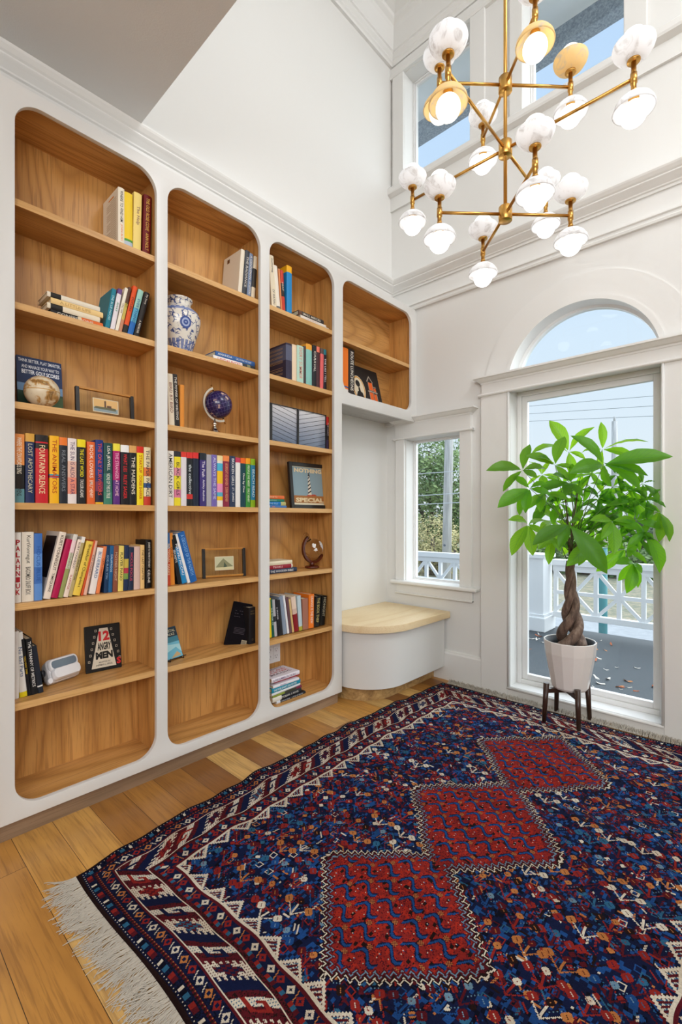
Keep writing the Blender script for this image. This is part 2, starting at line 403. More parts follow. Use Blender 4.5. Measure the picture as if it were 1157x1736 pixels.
# ---- windows: frame and one pane each
def window(n, y0, y1, z0, z1, xf, fr, gap=0.0):
    w = MB(); a = fr
    def rect(x0, x1, ya, yb, za, zb, t):
        w.box((x0, ya, za), (x1, ya + t, zb)); w.box((x0, yb - t, za), (x1, yb, zb)); w.box((x0, ya + t, za), (x1, yb - t, za + t)); w.box((x0, ya + t, zb - t), (x1, yb - t, zb))
    rect(xf, xf + 0.05, y0, y1, z0, z1, a * 0.45)
    rect(xf + 0.012, xf + 0.045, y0 + a * 0.45, y1 - a * 0.45, z0 + a * 0.45, z1 - a * 0.45, a * 0.55)
    o = struct(w.build('window_%d' % n, VINYL, bevel=0.003))
    g = MB(); g.box((xf + 0.026, y0 + a - 0.004, z0 + a - 0.004), (xf + 0.030, y1 - a + 0.004, z1 - a + 0.004)); g.build('pane', GLASS, o)
    return o
window(1, 0.437, 1.240, 0.060, 1.925, XW + 0.10, 0.062)
window(2, 1.590, 2.035, 0.655, 1.700, XW + 0.09, 0.016)
window(3, 1.510, 2.050, 3.610, 4.440, XW + 0.11, 0.020)
window(4, 0.611, 1.158, 3.610, 4.440, XW + 0.11, 0.020)
# arched window
lp = [(AC + 0.412, AZ)] + arc(0.412)[1:-1] + [(AC - 0.412, AZ)]
li = [(AC + 0.386, AZ + 0.01)] + [(AC + 0.386 * math.cos(PI * i / 40), AZ + 0.01 + 0.386 * math.sin(PI * i / 40)) for i in range(1, 40)] + [(AC - 0.386, AZ + 0.01)]
w5 = struct(plate('window_5', [lp, li], 0.04, VINYL, lambda u, v, w: (XW + 0.10 + w, u, v)))
plate('pane', [li], 0.004, GLASS, lambda u, v, w: (XW + 0.12 + w, u, v), w5)
# sloped inner sill of the tall window
struct(bx('trim_%d' % ni, (XW - 0.004, 0.437, 0.040), (XW + 0.14, 1.240, 0.0605), VINYL)); ni += 1
struct(bx('threshold', (XW + 0.15, -2.6, -0.06), (XW + 0.17, YN + 0.1, 0.05), TRIM))

# ---------------------------------------------------------------- built-in bookcase
YB = 2.150; YS = 1.955
case = thing('built_in_bookcase', 'white painted built-in bookcase with rounded openings and oak lined shelves', 'bookcase', (0.38, YF, 0))
def P(o): o.matrix_parent_inverse = case.matrix_basis.inverted(); return o
BAYS = {'L': (0.424, 0.931), 'M': (0.980, 1.478), 'R': (1.536, 2.022)}
ZT, ZB = 2.578, 0.112
outer = [(0.378, 0.068), (2.088, 0.068), (2.088, 1.812), (2.872, 1.812), (2.872, 2.626), (0.378, 2.626)]
# rounded far upper corner
def openi(x0, x1, z0, z1, r): return rrect(x0, z0, x1, z1, r)
loops = [outer] + [openi(a, b, ZB, ZT, 0.085) for a, b in BAYS.values()] + [openi(2.097, 2.822, 1.885, ZT, 0.075)]
P(plate('face_frame', loops, 0.020, CASE, lambda u, v, w: (u, YF + w, v), case, bevel=0.0012))
IN = {'L': (0.416, 0.938), 'M': (0.984, 1.494), 'R': (1.548, 2.040)}
for k, (a, b) in IN.items():
    P(bx('back_panel', (a - 0.004, YB, 0.10), (b + 0.004, YB + 0.012, 2.60), OAKV, case))
    P(bx('side_panel', (a - 0.014, YS, 0.10), (a, YB, 2.60), OAKV, case)); P(bx('side_panel', (b, YS, 0.10), (b + 0.014, YB, 2.60), OAKV, case))
    P(bx('top_panel', (a, YS, ZT + 0.002), (b, YB, ZT + 0.02), OAKX, case)); P(bx('bottom_panel', (a, YS, 0.088), (b, YB, ZB + 0.001), OAKX, case))
    zs = [2.237, 1.875, 1.527, 1.173, 0.818, 0.468]
    if k == 'R': zs[-1] = 0.474
    for z in zs:
        s = P(bx('shelf', (a, YS + 0.004, z - 0.024), (b, YB, z), OAKX, case))
        e_ = bx('edge_band', (a, YS, z - 0.024), (b, YS + 0.004, z), OAKE, s)
P(bx('back_panel', (2.10, YB, 1.86), (2.85, YB + 0.012, 2.60), OAKX, case))
P(bx('side_panel', (2.090, YS, 1.86), (2.104, YB, 2.60), OAKV, case)); P(bx('side_panel', (2.842, YS, 1.86), (2.856, YB, 2.60), OAKV, case))
P(bx('top_panel', (2.104, YS, ZT + 0.002), (2.842, YB, ZT + 0.02), OAKX, case)); P(bx('bottom_panel', (2.104, YS, 1.866), (2.842, YB, 1.885), OAKX, case))
s = P(bx('shelf', (2.104, YS + 0.004, 2.201), (2.842, YB, 2.225), OAKX, case)); bx('edge_band', (2.104, YS, 2.201), (2.842, YS + 0.004, 2.225), OAKE, s)
P(bx('cabinet_underside', (2.088, YS, 1.838), (2.872, YN, 1.852), GREYW, case))
P(bx('cabinet_top', (0.38, YS, 2.606), (2.895, YU, 2.622), CASE, case))
P(bx('end_panel', (2.872, YF + 0.010, 1.815), (XW - 0.001, YN, 2.62), CASE, case))
P(bx('plinth', (0.10, YF + 0.028, 0), (2.080, YF + 0.05, 0.085), OAKP, case))
P(bx('cabinet_side', (2.056, YS, 0.07), (2.086, YN, 1.84), CASE, case))
P(bx('cabinet_side', (0.380, YS, 0.07), (0.402, YN, 2.6), CASE, case))

# ---------------------------------------------------------------- window seat
def seat_outline(x0, yf, r, xe, yb):
    pts = [(x0, yb)]
    for i in range(41):
        a = PI + (PI / 2) * i / 40; pts.append((x0 + r[0] + r[0] * math.cos(a), yf + r[1] + r[1] * math.sin(a)))
    pts += [(xe, yf), (xe, yb)]; return pts
bench = thing('window_seat', 'built-in corner bench with pale oak top and rounded white base', 'bench', (2.5, 1.9, 0))
def PB(o): o.matrix_parent_inverse = bench.matrix_basis.inverted(); return o
PB(plate('seat_top', [seat_outline(2.089, 1.655, (0.32, 0.285), 2.879, YN - 0.001)], 0.043, OAKS, lambda u, v, w: (u, v, 0.434 + w), bench, bevel=0.002))
PB(plate('base', [seat_outline(2.108, 1.700, (0.28, 0.27), 2.879, YN - 0.001)], 0.342, CASE, lambda u, v, w: (u, v, 0.092 + w), bench))
PB(plate('toe_kick', [seat_outline(2.150, 1.785, (0.24, 0.22), 2.879, YN - 0.001)], 0.093, BURL, lambda u, v, w: (u, v, w), bench))

# ---------------------------------------------------------------- wall outlet in the right bay
out = thing('electrical_outlet', 'white double wall outlet on the oak back of the right bay', 'outlet', (1.723, YB, 0.338))
q = MB(); q.box((-0.058, -0.006, -0.058), (0.058, 0, 0.058)); q.build('cover_plate', mat('outlet_white', '#f1f1f1', 0.3), out, bevel=0.002)
for cx in (-0.024, 0.024):
    q = MB(); q.box((cx - 0.017, -0.009, -0.036), (cx + 0.017, -0.005, 0.036)); so = q.build('socket', mat('outlet_white', '#f1f1f1', 0.3), out, bevel=0.0015)
    q = MB()
    for zc in (-0.019, 0.019):
        q.box((cx - 0.008, -0.0098, zc - 0.002), (cx - 0.0062, -0.0088, zc + 0.007)); q.box((cx + 0.0062, -0.0098, zc - 0.002), (cx + 0.008, -0.0088, zc + 0.007))
        q.tube([(cx, -0.0098, zc - 0.010), (cx, -0.0088, zc - 0.010)], 0.0026, 8)
    q.build('slots', mat('slot_dark', '#2a2a2a', 0.6), so)
BOOKS = [
 ('L', 1, 0.7925, 0.0254, 0.242, 0, 1.985, 2.237, 0.16, '#efe6d2', 'WHERE TO FIND HIM*JOAN BLISS', '#2a2622,#e8862e', 'wide cream dust-jacketed hardcover at the left end of the four', ''),
 ('L', 1, 0.8185, 0.0329, 0.236, 0, 1.985, 2.237, 0.16, '#f3cf2b 0,#4f9a3c .82,#b9c4d0 .86,#4f9a3c .95', '', '#e8b020', 'bright yellow paperback with a green foot', ''),
 ('L', 1, 0.8532, 0.0326, 0.255, 1.1, 1.985, 2.237, 0.16, '#f2d87e', 'The Help*', '#7b4a5a', 'pale yellow hardcover lettered The Help', ''),
 ('L', 1, 0.8929, 0.0331, 0.2661, 1.7, 1.985, 2.237, 0.16, '#6e1414', 'THE OLD ROSE COVE*ANN HOLT', '#e2b04a', 'dark red hardcover with gold lettering beside the right side panel', ''),
 ('L', 2, 0.7396, 0.0163, 0.1784, 9.5, 1.985, 1.875, 0.13, '#1d7f93', 'THE BLUE HOUSE*', '#bfe3e6', 'teal hardcover leaning right beside the flat pile', ''),
 ('L', 2, 0.7596, 0.0165, 0.187, 10.3, 1.985, 1.875, 0.11, '#e8e0e4 0,#6c4a86 .0,#e8e0e4 .12', 'AWAY', '#3a8f63', 'thin white and purple paperback leaning right', ''),
 ('L', 2, 0.7787, 0.012, 0.2015, 12.1, 1.985, 1.875, 0.11, '#efe6d2', 'STILL LIFE', '#7a5c2c', 'thin cream paperback leaning right', ''),
 ('L', 2, 0.7928, 0.0116, 0.2093, 11.6, 1.985, 1.875, 0.12, '#5b3b2e 0,#c9b45a .35,#c98a6a .7', 'WILD', '#5a6a1c', 'brown and mustard paperback leaning right', ''),
 ('L', 2, 0.8076, 0.0176, 0.2221, 12.3, 1.985, 1.875, 0.13, '#e2541f 0,#e2541f .8,#2a2622 .8', 'OUTLIERS*', '#2a2018', 'orange hardcover leaning right with a black foot', ''),
 ('L', 2, 0.8287, 0.022, 0.2145, 13.0, 1.985, 1.875, 0.13, '#9fd0c0 0,#5aa9c8 .4,#2468b4 .7', 'EVERYTHING*', '#1a4f86', 'pale green to blue hardcover leaning right', ''),
 ('L', 2, 0.8544, 0.0212, 0.2141, 13.7, 1.985, 1.875, 0.13, '#26211f', 'My Story*A MEMOIR', '#d9cfc2', 'black hardcover at the right end of the leaning set', ''),
 ('L', 4, 0.4275, 0.033, 0.243, 0, 1.968, 1.173, 0.155, '#e8924c 0,#e8924c .42,#1d1a18 .45,#5f8d93 .8', 'WHERE THE CRAWDADS SING*DELIA OWENS', '#f3e9d4,#2a1c12', 'orange hardcover with black marsh grass band, first of the row', ''),
 ('L', 4, 0.4638, 0.0276, 0.249, 0, 1.968, 1.173, 0.155, '#d8a343 0,#1e2b55 .12', 'LOST APOTHECARY*', '#c9c0a0', 'navy hardcover lettered Lost Apothecary', ''),
 ('L', 4, 0.4952, 0.0394, 0.248, 0, 1.968, 1.173, 0.155, '#26221f 0,#c8202a .1,#26221f .12,#c8202a .2', 'FOUNTAINS SILENCE*', '#f3dfb0', 'thick red hardcover lettered Fountains Silence', ''),
 ('L', 4, 0.54, 0.0305, 0.25, 0, 1.968, 1.173, 0.155, '#f6b81c 0,#1f9ab0 .57,#c0392b .59,#6a3fa0 .61,#f6b81c .62', 'THE ANIMATORS*', '#b9421c', 'golden yellow hardcover with one striped band', ''),
 ('L', 4, 0.5721, 0.0263, 0.248, 0, 1.968, 1.173, 0.155, '#e9792b 0,#20242c .12', 'REAL ANSWERS*', '#7b7f86', 'black hardcover with orange head next to the golden one', ''),
 ('L', 4, 0.6006, 0.0301, 0.248, 0, 1.968, 1.173, 0.155, '#ece0dc 0,#e7b9a4 .35,#e98f78 .6,#ece0dc .85', 'THE SUN IS ALSO A STAR*', '#5b3b64', 'pink and white hardcover lettered The Sun Is Also A Star', ''),
 ('L', 4, 0.6339, 0.0288, 0.248, 0, 1.968, 1.173, 0.155, '#efd91c 0,#1c1c1e .12', 'THE LAST WORD*TAYLOR ADAMS', '#f0e020,#e9e4da', 'black hardcover with yellow head lettered The Last Word', ''),
 ('L', 4, 0.6686, 0.0286, 0.243, 0, 1.968, 1.173, 0.155, '#e2662a', 'BOOK LOVERS*EMILY HENRY', '#f6ead6', 'orange hardcover lettered Book Lovers', ''),
 ('L', 4, 0.6994, 0.0287, 0.254, 0, 1.968, 1.173, 0.155, '#23357d 0,#2b2c63 .55,#7a3050 .65,#1b1730 .8,#e8b020 .97', 'THE ONLY SURVIVORS*', '#e0503a', 'deep blue hardcover with a sunset foot', ''),
 ('L', 4, 0.7299, 0.0329, 0.246, 0, 1.968, 1.173, 0.155, '#1f4a45 0,#2b6b5c .5,#3f7f68 .8', 'LISA JEWELL*NONE OF THIS IS TRUE', '#efe9dc', 'dark green hardcover with large white author lettering', ''),
 ('L', 4, 0.7663, 0.0268, 0.247, 0, 1.968, 1.173, 0.155, '#efe043 0,#b01468 .12,#5d2b7c .6', 'THE STRANGER AT HOME*', '#f2c0d6', 'magenta hardcover with yellow head', ''),
 ('L', 4, 0.7966, 0.0329, 0.245, 0, 1.968, 1.173, 0.155, '#f0efec 0,#1b191c .12', 'WHAT LIES*RILEY SAGER', '#e02c30', 'black hardcover with white head and red lettering', ''),
 ('L', 4, 0.8313, 0.0294, 0.246, 0, 1.968, 1.173, 0.155, '#dba55e 0,#15171b .12', 'THE MAIDENS*', '#e9e0cc', 'black hardcover lettered The Maidens', ''),
 ('L', 4, 0.8625, 0.0276, 0.246, 0, 1.968, 1.173, 0.155, '#d8301f 0,#f2d81e .11', 'STARTUP*DOREE SHAFRIR', '#c62f1d', 'yellow hardcover with red head lettered Startup', ''),
 ('L', 4, 0.8926, 0.0289, 0.246, 0, 1.968, 1.173, 0.155, '#e9d9ae 0,#e07a3c .35,#e9d9ae .5,#35568a .62,#e9d9ae .7,#c8402c .85', 'THE PAPER PALACE', '#2a2a40', 'cream hardcover with orange and blue stripes, last of the row', ''),
 ('L', 5, 0.4325, 0.0199, 0.249, 0, 1.978, 0.818, 0.115, '#ece6de', 'PALAHNIUK', '#b3202c', 'white paperback with tall red capitals running down its spine', 'stack'),
 ('L', 5, 0.455, 0.0367, 0.25, 0, 1.978, 0.818, 0.115, '#e6dccb', 'KurtVonnegut*BAGOMBO SNUFF BOX', '#2a2420', 'wide cream hardcover beside the red-lettered white one', ''),
 ('L', 5, 0.4932, 0.0256, 0.244, 0, 1.978, 0.818, 0.115, '#3f6fb8 0,#5f8fd0 .3,#3f6fb8 .5,#5f8fd0 .75', 'HOCUS BLUE*', '#2c5aa0', 'mottled sky blue hardcover', ''),
 ('L', 5, 0.5218, 0.0229, 0.2509, 12.5, 1.978, 0.818, 0.16, '#ecdccb', 'KURT VONNEGUT*TIMEQUAKE', '#3b2a22', 'cream hardcover lettered Timequake leaning right', ''),
 ('L', 5, 0.5475, 0.0211, 0.2235, 13.8, 1.978, 0.818, 0.115, '#b30f4c', '', '#f2e4e8', 'crimson pink hardcover leaning right', ''),
 ('L', 5, 0.571, 0.0146, 0.2419, 12.7, 1.978, 0.818, 0.115, '#dcd7cc 0,#efd2d2 .1,#c9d0b0 .3,#9aa060 .55', 'VONNEGUT*', '#8f6a70', 'pale grey and moss green paperback leaning right', ''),
 ('L', 5, 0.5878, 0.0159, 0.221, 13.4, 1.978, 0.818, 0.115, '#f0dccb', 'KURT VONNEGUT*SLAPSTICK', '#5a4a40,#b02030', 'thin cream paperback lettered Slapstick leaning right', ''),
 ('L', 5, 0.6054, 0.0122, 0.2312, 12.1, 1.978, 0.818, 0.115, '#b9a670 0,#e9e4dc .0,#b9a670 .1', 'THE SIRENS OF TITAN*', '#3a3020', 'tan paperback with white head leaning right', ''),
 ('L', 5, 0.6192, 0.027, 0.2124, 14.1, 1.978, 0.818, 0.115, '#ecc94e', 'Breakfast of Champions*', '#3a2a18', 'thick yellow paperback leaning right', ''),
 ('L', 5, 0.6488, 0.0075, 0.2172, 12.6, 1.978, 0.818, 0.115, '#cf5424', '', '#e9c9b0', 'thin rust orange paperback leaning right', ''),
 ('L', 5, 0.6578, 0.0116, 0.213, 11.1, 1.978, 0.818, 0.115, '#e8b59c', 'KURT VONNEGUT*', '#4a4a58', 'pale salmon paperback leaning right', ''),
 ('L', 5, 0.6782, 0.0234, 0.183, 10.3, 1.978, 0.818, 0.105, '#efe6e0', 'BLUEBEARD*', '#4a6a9a', 'white paperback lettered Bluebeard leaning right', ''),
 ('L', 5, 0.7038, 0.0134, 0.1883, 8.9, 1.978, 0.818, 0.105, '#e8824c', "CAT'S CRADLE*", '#6a1a10', 'orange paperback at the end of the leaning set', ''),
 ('L', 5, 0.7338, 0.0154, 0.1882, 2.8, 1.978, 0.818, 0.105, '#12365a', 'GOD BLESS YOU*', '#9ab4cc', 'dark navy paperback behind the orange one', ''),
 ('L', 5, 0.7503, 0.0148, 0.1882, 2.3, 1.978, 0.818, 0.105, '#1b5c8e', 'GALAPAGOS*', '#c0d4e4', 'blue paperback standing upright', ''),
 ('L', 5, 0.7678, 0.0187, 0.1881, 1.6, 1.978, 0.818, 0.105, '#8a4e38', 'MOTHER NIGHT*', '#d8b090', 'brown paperback standing upright', ''),
 ('L', 5, 0.7887, 0.0206, 0.186, 1.3, 1.978, 0.818, 0.105, '#e8cf6a', 'PLAYER PIANO*', '#3a3a2a', 'straw yellow paperback standing upright', ''),
 ('L', 5, 0.811, 0.0177, 0.1871, 1.5, 1.978, 0.818, 0.105, '#1f2f50 0,#c8b04a .3,#b83a4a .5,#7a9a4a .62,#1f2f50 .75', '', '#d0d0c0', 'navy paperback with green and red patches', ''),
 ('L', 5, 0.8299, 0.0202, 0.1771, 1.6, 1.978, 0.818, 0.105, '#23304a', 'HOCUS POCUS*', '#d8485a', 'navy paperback with Hocus Pocus in red', ''),
 ('L', 5, 0.854, 0.0259, 0.18, 0, 1.978, 0.818, 0.105, '#dcbcb0', '', '#4a4a80', 'pale pink paperback', ''),
 ('L', 5, 0.8814, 0.017, 0.186, 0, 1.978, 0.818, 0.105, '#e9c07c', 'THE LAST CHAPTER*', '#3a2a1a', 'straw paperback next to the black one', ''),
 ('L', 5, 0.9048, 0.024, 0.207, 0, 1.978, 0.818, 0.105, '#14110f', 'JOURNEY TO THE END OF THE NIGHT*CELINE', '#efe9dc', 'black paperback lettered Journey to the End of the Night', ''),
 ('L', 6, 0.4366, 0.0164, 0.242, 0, 2.01, 0.468, 0.12, '#e9e6e2', '', '#4a4a50', 'plain white paperback at the left end', ''),
 ('L', 6, 0.4559, 0.0236, 0.2365, -3.6, 2.01, 0.468, 0.12, '#eceae4 0,#e8d21e .92', 'No Bad Parts*', '#3a5a8a', 'white paperback with a yellow foot leaning left', ''),
 ('L', 6, 0.4801, 0.0114, 0.2112, -6.0, 2.01, 0.468, 0.12, '#15161a', 'YOU GOT THIS*', '#e8c020', 'thin black paperback lettered You Got This leaning left', ''),
 ('L', 6, 0.4931, 0.02, 0.209, -5.5, 2.01, 0.468, 0.12, '#15171c', 'THE TYRANNY OF METRICS*', '#efede8', 'black hardcover lettered The Tyranny of Metrics leaning left', ''),
 ('L', 6, 0.5148, 0.0165, 0.1795, -7.3, 2.01, 0.468, 0.12, '#1d2430 0,#1d2430 .84,#e9e6e0 .84,#1d2430 .87', '', '#9ab0c8', 'short black paperback with one white line leaning left', ''),
 ('M', 1, 1.3764, 0.0228, 0.2379, 5.0, 1.985, 2.237, 0.155, '#e6dcc8', '', '#4a3a20', 'cream hardcover with its back cover showing', ''),
 ('M', 1, 1.4013, 0.0273, 0.2442, 5.6, 1.985, 2.237, 0.15, '#3f4248', 'THE RADIANCE*', '#d8d4cc', 'charcoal hardcover with cream lettering', ''),
 ('M', 1, 1.4307, 0.0237, 0.2386, 3.9, 1.985, 2.237, 0.15, '#7b8ba6', 'A GENTLEMAN*OF LETTERS', '#efe9dc', 'slate blue hardcover with white lettering', ''),
 ('M', 1, 1.4564, 0.0226, 0.235, 5.3, 1.985, 2.237, 0.15, '#e6d5b8 0,#3a3630 .28,#e6d5b8 .7', '', '#e0d8c0', 'cream paperback with a black middle band', ''),
 ('M', 3, 1.0142, 0.026, 0.2332, -2.5, 1.985, 1.527, 0.11, '#e9dcc4', 'BIRD BY BIRD*', '#8a4a3a', 'cream paperback leaning left at the edge', ''),
 ('M', 3, 1.0426, 0.0218, 0.2363, -3.1, 1.985, 1.527, 0.11, '#2b2624', 'THE POWER OF WRITING*', '#e0d8cc', 'black paperback leaning left', ''),
 ('M', 3, 1.066, 0.0198, 0.196, 0, 1.985, 1.527, 0.11, '#dd8c32', '', '#8a3a1a', 'short orange paperback standing upright', ''),
 ('M', 4, 0.9929, 0.0342, 0.242, 0, 1.968, 1.173, 0.155, '#eae4da', 'AMERICAN DIRT*', '#2a2826', 'white hardcover lettered American Dirt, first of the row', ''),
 ('M', 4, 1.03, 0.03, 0.243, 0, 1.968, 1.173, 0.155, '#2a2a30 0,#e9d62a .1,#d88a9a .3,#e9d62a .45,#d87a9a .7,#e9d62a .85', 'BLACK GIRLS*', '#2a2420', 'yellow hardcover with pink flowers and black head', ''),
 ('M', 4, 1.0615, 0.0268, 0.244, 0, 1.968, 1.173, 0.155, '#d83a2c 0,#ded8dc .1', '', '#b07a8a', 'pale grey hardcover with red head', ''),
 ('M', 4, 1.0899, 0.0293, 0.245, 0, 1.968, 1.173, 0.155, '#d8302c 0,#1c2024 .11,#1c2024 .78,#c8302c .78,#1c2024 .87', 'the collective*', '#d8e0e0', 'black hardcover lettered the collective with red head', ''),
 ('M', 4, 1.1213, 0.0275, 0.247, 0, 1.968, 1.173, 0.155, '#d8302c 0,#1b2538 .11', '', '#d05a5a', 'dark navy hardcover with red head', ''),
 ('M', 4, 1.1559, 0.0322, 0.248, 0, 1.968, 1.173, 0.155, '#1c2530 0,#3c2f74 .13', 'The Push*Ashley Audrain', '#efe9f2', 'purple hardcover lettered The Push', ''),
 ('M', 4, 1.1907, 0.0257, 0.244, 0, 1.968, 1.173, 0.155, '#a8a6ae', '', '#6a7a8a', 'grey hardcover between two purples', ''),
 ('M', 4, 1.2181, 0.0272, 0.246, 0, 1.968, 1.173, 0.155, '#7566b0', 'ALWAYS THE SAME*', '#cfd0ea', 'lavender hardcover', ''),
 ('M', 4, 1.248, 0.0305, 0.245, 0, 1.968, 1.173, 0.155, '#f0dca0 0,#e9e2d4 .1,#4ab0d0 .15,#f0c020 .3,#e890b8 .55,#5ab0c8 .72,#f0c020 .8,#ece4d6 .88', '', '#3a3a3a', 'cream hardcover with blue, yellow and pink shapes', ''),
 ('M', 4, 1.2808, 0.0345, 0.248, 0, 1.968, 1.173, 0.155, '#ee8a4a 0,#8c2a40 .11', 'AS BRIGHT AS HEAVEN*SUSAN MEISSNER', '#e9a070', 'maroon hardcover with orange head', ''),
 ('M', 4, 1.3181, 0.0319, 0.25, 0, 1.968, 1.173, 0.155, '#2b3a55', 'BROKEN GIRLS*ST. JAMES', '#e4e4e4', 'slate navy hardcover lettered Broken Girls', ''),
 ('M', 4, 1.3523, 0.0274, 0.245, 0, 1.968, 1.173, 0.155, '#c83a5e 0,#eceae6 .1', '', '#d8d8d8', 'white hardcover with raspberry head', ''),
 ('M', 4, 1.3821, 0.0297, 0.246, 0, 1.968, 1.173, 0.155, '#ee6a1c 0,#15404a .11', 'One by One*', '#efe9dc', 'dark teal hardcover with orange head', ''),
 ('M', 4, 1.4136, 0.0273, 0.248, 0, 1.968, 1.173, 0.155, '#f0a01c 0,#3f8f3a .12', 'PEOPLE WE MEET*EMILY HENRY', '#e4f0d0', 'green hardcover with amber head', ''),
 ('M', 4, 1.4433, 0.0285, 0.247, 0, 1.968, 1.173, 0.155, '#8ab01c 0,#2a7a9a .13,#2a7a9a .8,#8ab01c .85', 'BEACH READ*', '#cfe4ea', 'blue hardcover with lime head and foot, last of the row', ''),
 ('M', 5, 1.0025, 0.0202, 0.234, 0, 1.99, 0.818, 0.13, '#c84a28 0,#3a6aa0 .0,#c84a28 .3', 'NATIONAL PARKS*', '#efd8b0', 'orange and blue guide book at the left edge', ''),
 ('M', 5, 1.024, 0.0191, 0.2333, -2.7, 1.99, 0.818, 0.13, '#e08a2a', 'GUIDE', '#7a2a1a', 'slim amber guide book', ''),
 ('M', 5, 1.0588, 0.0185, 0.2067, -10.8, 1.99, 0.818, 0.13, '#14171a', 'SECRETS*', '#efefef', 'slim black guide book leaning left', ''),
 ('M', 5, 1.0797, 0.0235, 0.2272, -13.4, 1.99, 0.818, 0.13, '#1f86c0 0,#14171a .0,#1f86c0 .25', 'MACHU PICCHU*', '#efefef', 'blue and black travel guide lettered Machu Picchu leaning left', ''),
 ('M', 5, 1.1058, 0.0132, 0.2348, -15.8, 1.99, 0.818, 0.13, '#eceae8', '', '#9a9a9a', 'thin white book leaning left', ''),
 ('M', 5, 1.1216, 0.0331, 0.2408, -15.6, 1.99, 0.818, 0.13, '#1c5fa8', 'A GEOLOGY OF THE NORTH*', '#8ab8e8', 'blue textbook leaning left, last of the set', ''),
 ('R', 1, 1.5985, 0.0321, 0.2869, -4.5, 1.99, 2.237, 0.13, '#efe2c6', 'Gathering*OF WATERS', '#5a5a60', 'tall cream hardcover leaning left at the edge', ''),
 ('R', 1, 1.6336, 0.0247, 0.2434, -6.0, 1.99, 2.237, 0.13, '#efe6d6 0,#efe6d6 .88,#6a6c6c .88', '', '#6a6a6a', 'cream hardcover with grey foot leaning left', ''),
 ('R', 1, 1.6605, 0.0083, 0.2358, -4.7, 1.99, 2.237, 0.13, '#e0905a', '', '#8a4a2a', 'thin orange paperback leaning left', ''),
 ('R', 1, 1.6708, 0.0216, 0.2346, -4.1, 1.99, 2.237, 0.13, '#c8402c 0,#2a2220 .3,#c8402c .6', 'HEAT', '#efe0d0', 'red and black paperback leaning left', ''),
 ('R', 1, 1.7016, 0.0371, 0.279, 0, 1.99, 2.237, 0.16, '#f2b21c 0,#2288c8 .13', '', '#e8d060', 'bright blue hardcover with yellow head', ''),
 ('R', 2, 1.6916, 0.0427, 0.209, 0, 1.985, 1.875, 0.17, '#3c3548 0,#5c6078 .05,#38344a .45', '', '#e9e9ef', 'thick dark violet hardcover with its back cover showing', ''),
 ('R', 2, 1.7369, 0.0339, 0.212, 0, 1.985, 1.875, 0.15, '#f0d8ba', '', '#d0b090', 'plain cream hardcover', ''),
 ('R', 2, 1.7734, 0.0493, 0.218, 0, 1.985, 1.875, 0.15, '#b9dccc', 'EVERY SUMMER*', '#e09a8a', 'pale mint hardcover', ''),
 ('R', 2, 1.8248, 0.0148, 0.225, 0, 1.985, 1.875, 0.15, '#4a4040', '', '#c8c0b8', 'thin dark paperback between the mint and aqua ones', ''),
 ('R', 2, 1.8423, 0.0454, 0.245, 0, 1.985, 1.875, 0.15, '#f0a83c 0,#8cc8c0 .13', '', '#5a9a90', 'aqua hardcover with amber head', ''),
 ('R', 2, 1.89, 0.0326, 0.2491, 1.2, 1.985, 1.875, 0.15, '#24242a', 'CARAVAL*', '#efe6dc', 'black hardcover lettered Caraval', ''),
 ('R', 2, 1.9247, 0.0277, 0.25, 0, 1.985, 1.875, 0.15, '#ee7a62 0,#4a2a30 .13', '', '#c8a0a0', 'dark brown hardcover with coral head', ''),
 ('R', 2, 1.9541, 0.027, 0.2481, 1.4, 1.985, 1.875, 0.15, '#5a4a48 0,#e86a6a .13', '', '#f5e0e0', 'coral pink hardcover', ''),
 ('R', 2, 1.9829, 0.0252, 0.249, 0, 1.985, 1.875, 0.15, '#2a7a86 0,#26202c .13', 'THE LIES I TELL*', '#efe9ef', 'black hardcover with teal head, last of the row', ''),
 ('R', 6, 1.5745, 0.0217, 0.2121, -1.7, 1.99, 0.478, 0.14, '#f0d41c', '', '#3a5a2a', 'yellow hardcover at the left edge', ''),
 ('R', 6, 1.5974, 0.0175, 0.2057, -4.6, 1.99, 0.478, 0.14, '#1c5a4a', 'THE BOOK OF*', '#cfe0d8', 'dark green paperback leaning left', ''),
 ('R', 6, 1.6162, 0.0177, 0.2008, -5.2, 1.99, 0.478, 0.14, '#b9b8bc 0,#3a3a40 .45,#b9b8bc .6', '', '#4a4a50', 'grey and white paperback leaning left', ''),
 ('R', 6, 1.6365, 0.0179, 0.1981, -5.9, 1.99, 0.478, 0.14, '#1c1c22', 'A PRAYER*', '#d8d8e0', 'black paperback leaning left', ''),
 ('R', 6, 1.657, 0.0181, 0.1952, -6.5, 1.99, 0.478, 0.14, '#2a2a30', '', '#8a8a90', 'second thin black paperback leaning left', ''),
 ('R', 6, 1.6778, 0.0261, 0.2135, -8.8, 1.99, 0.478, 0.14, '#8a98ac', '', '#3a4a6a', 'slate grey paperback leaning left', ''),
 ('R', 6, 1.7061, 0.0126, 0.2166, -8.8, 1.99, 0.478, 0.14, '#e9e9ec', '', '#5a5a80', 'thin white hardcover leaning left', ''),
 ('R', 6, 1.7208, 0.0194, 0.1998, -7.7, 1.99, 0.478, 0.14, '#6a4a50', '', '#d8c0b0', 'plum paperback leaning left', ''),
 ('R', 6, 1.7423, 0.0128, 0.1901, -8.6, 1.99, 0.478, 0.14, '#d8b87a', '', '#6a3a2a', 'thin tan paperback leaning left', ''),
 ('R', 6, 1.76, 0.0322, 0.1998, -7.8, 1.99, 0.478, 0.14, '#e8d0bc 0,#d8b8a8 .35,#8a1c24 .5', '', '#2a2020', 'cream and red hardcover leaning left', ''),
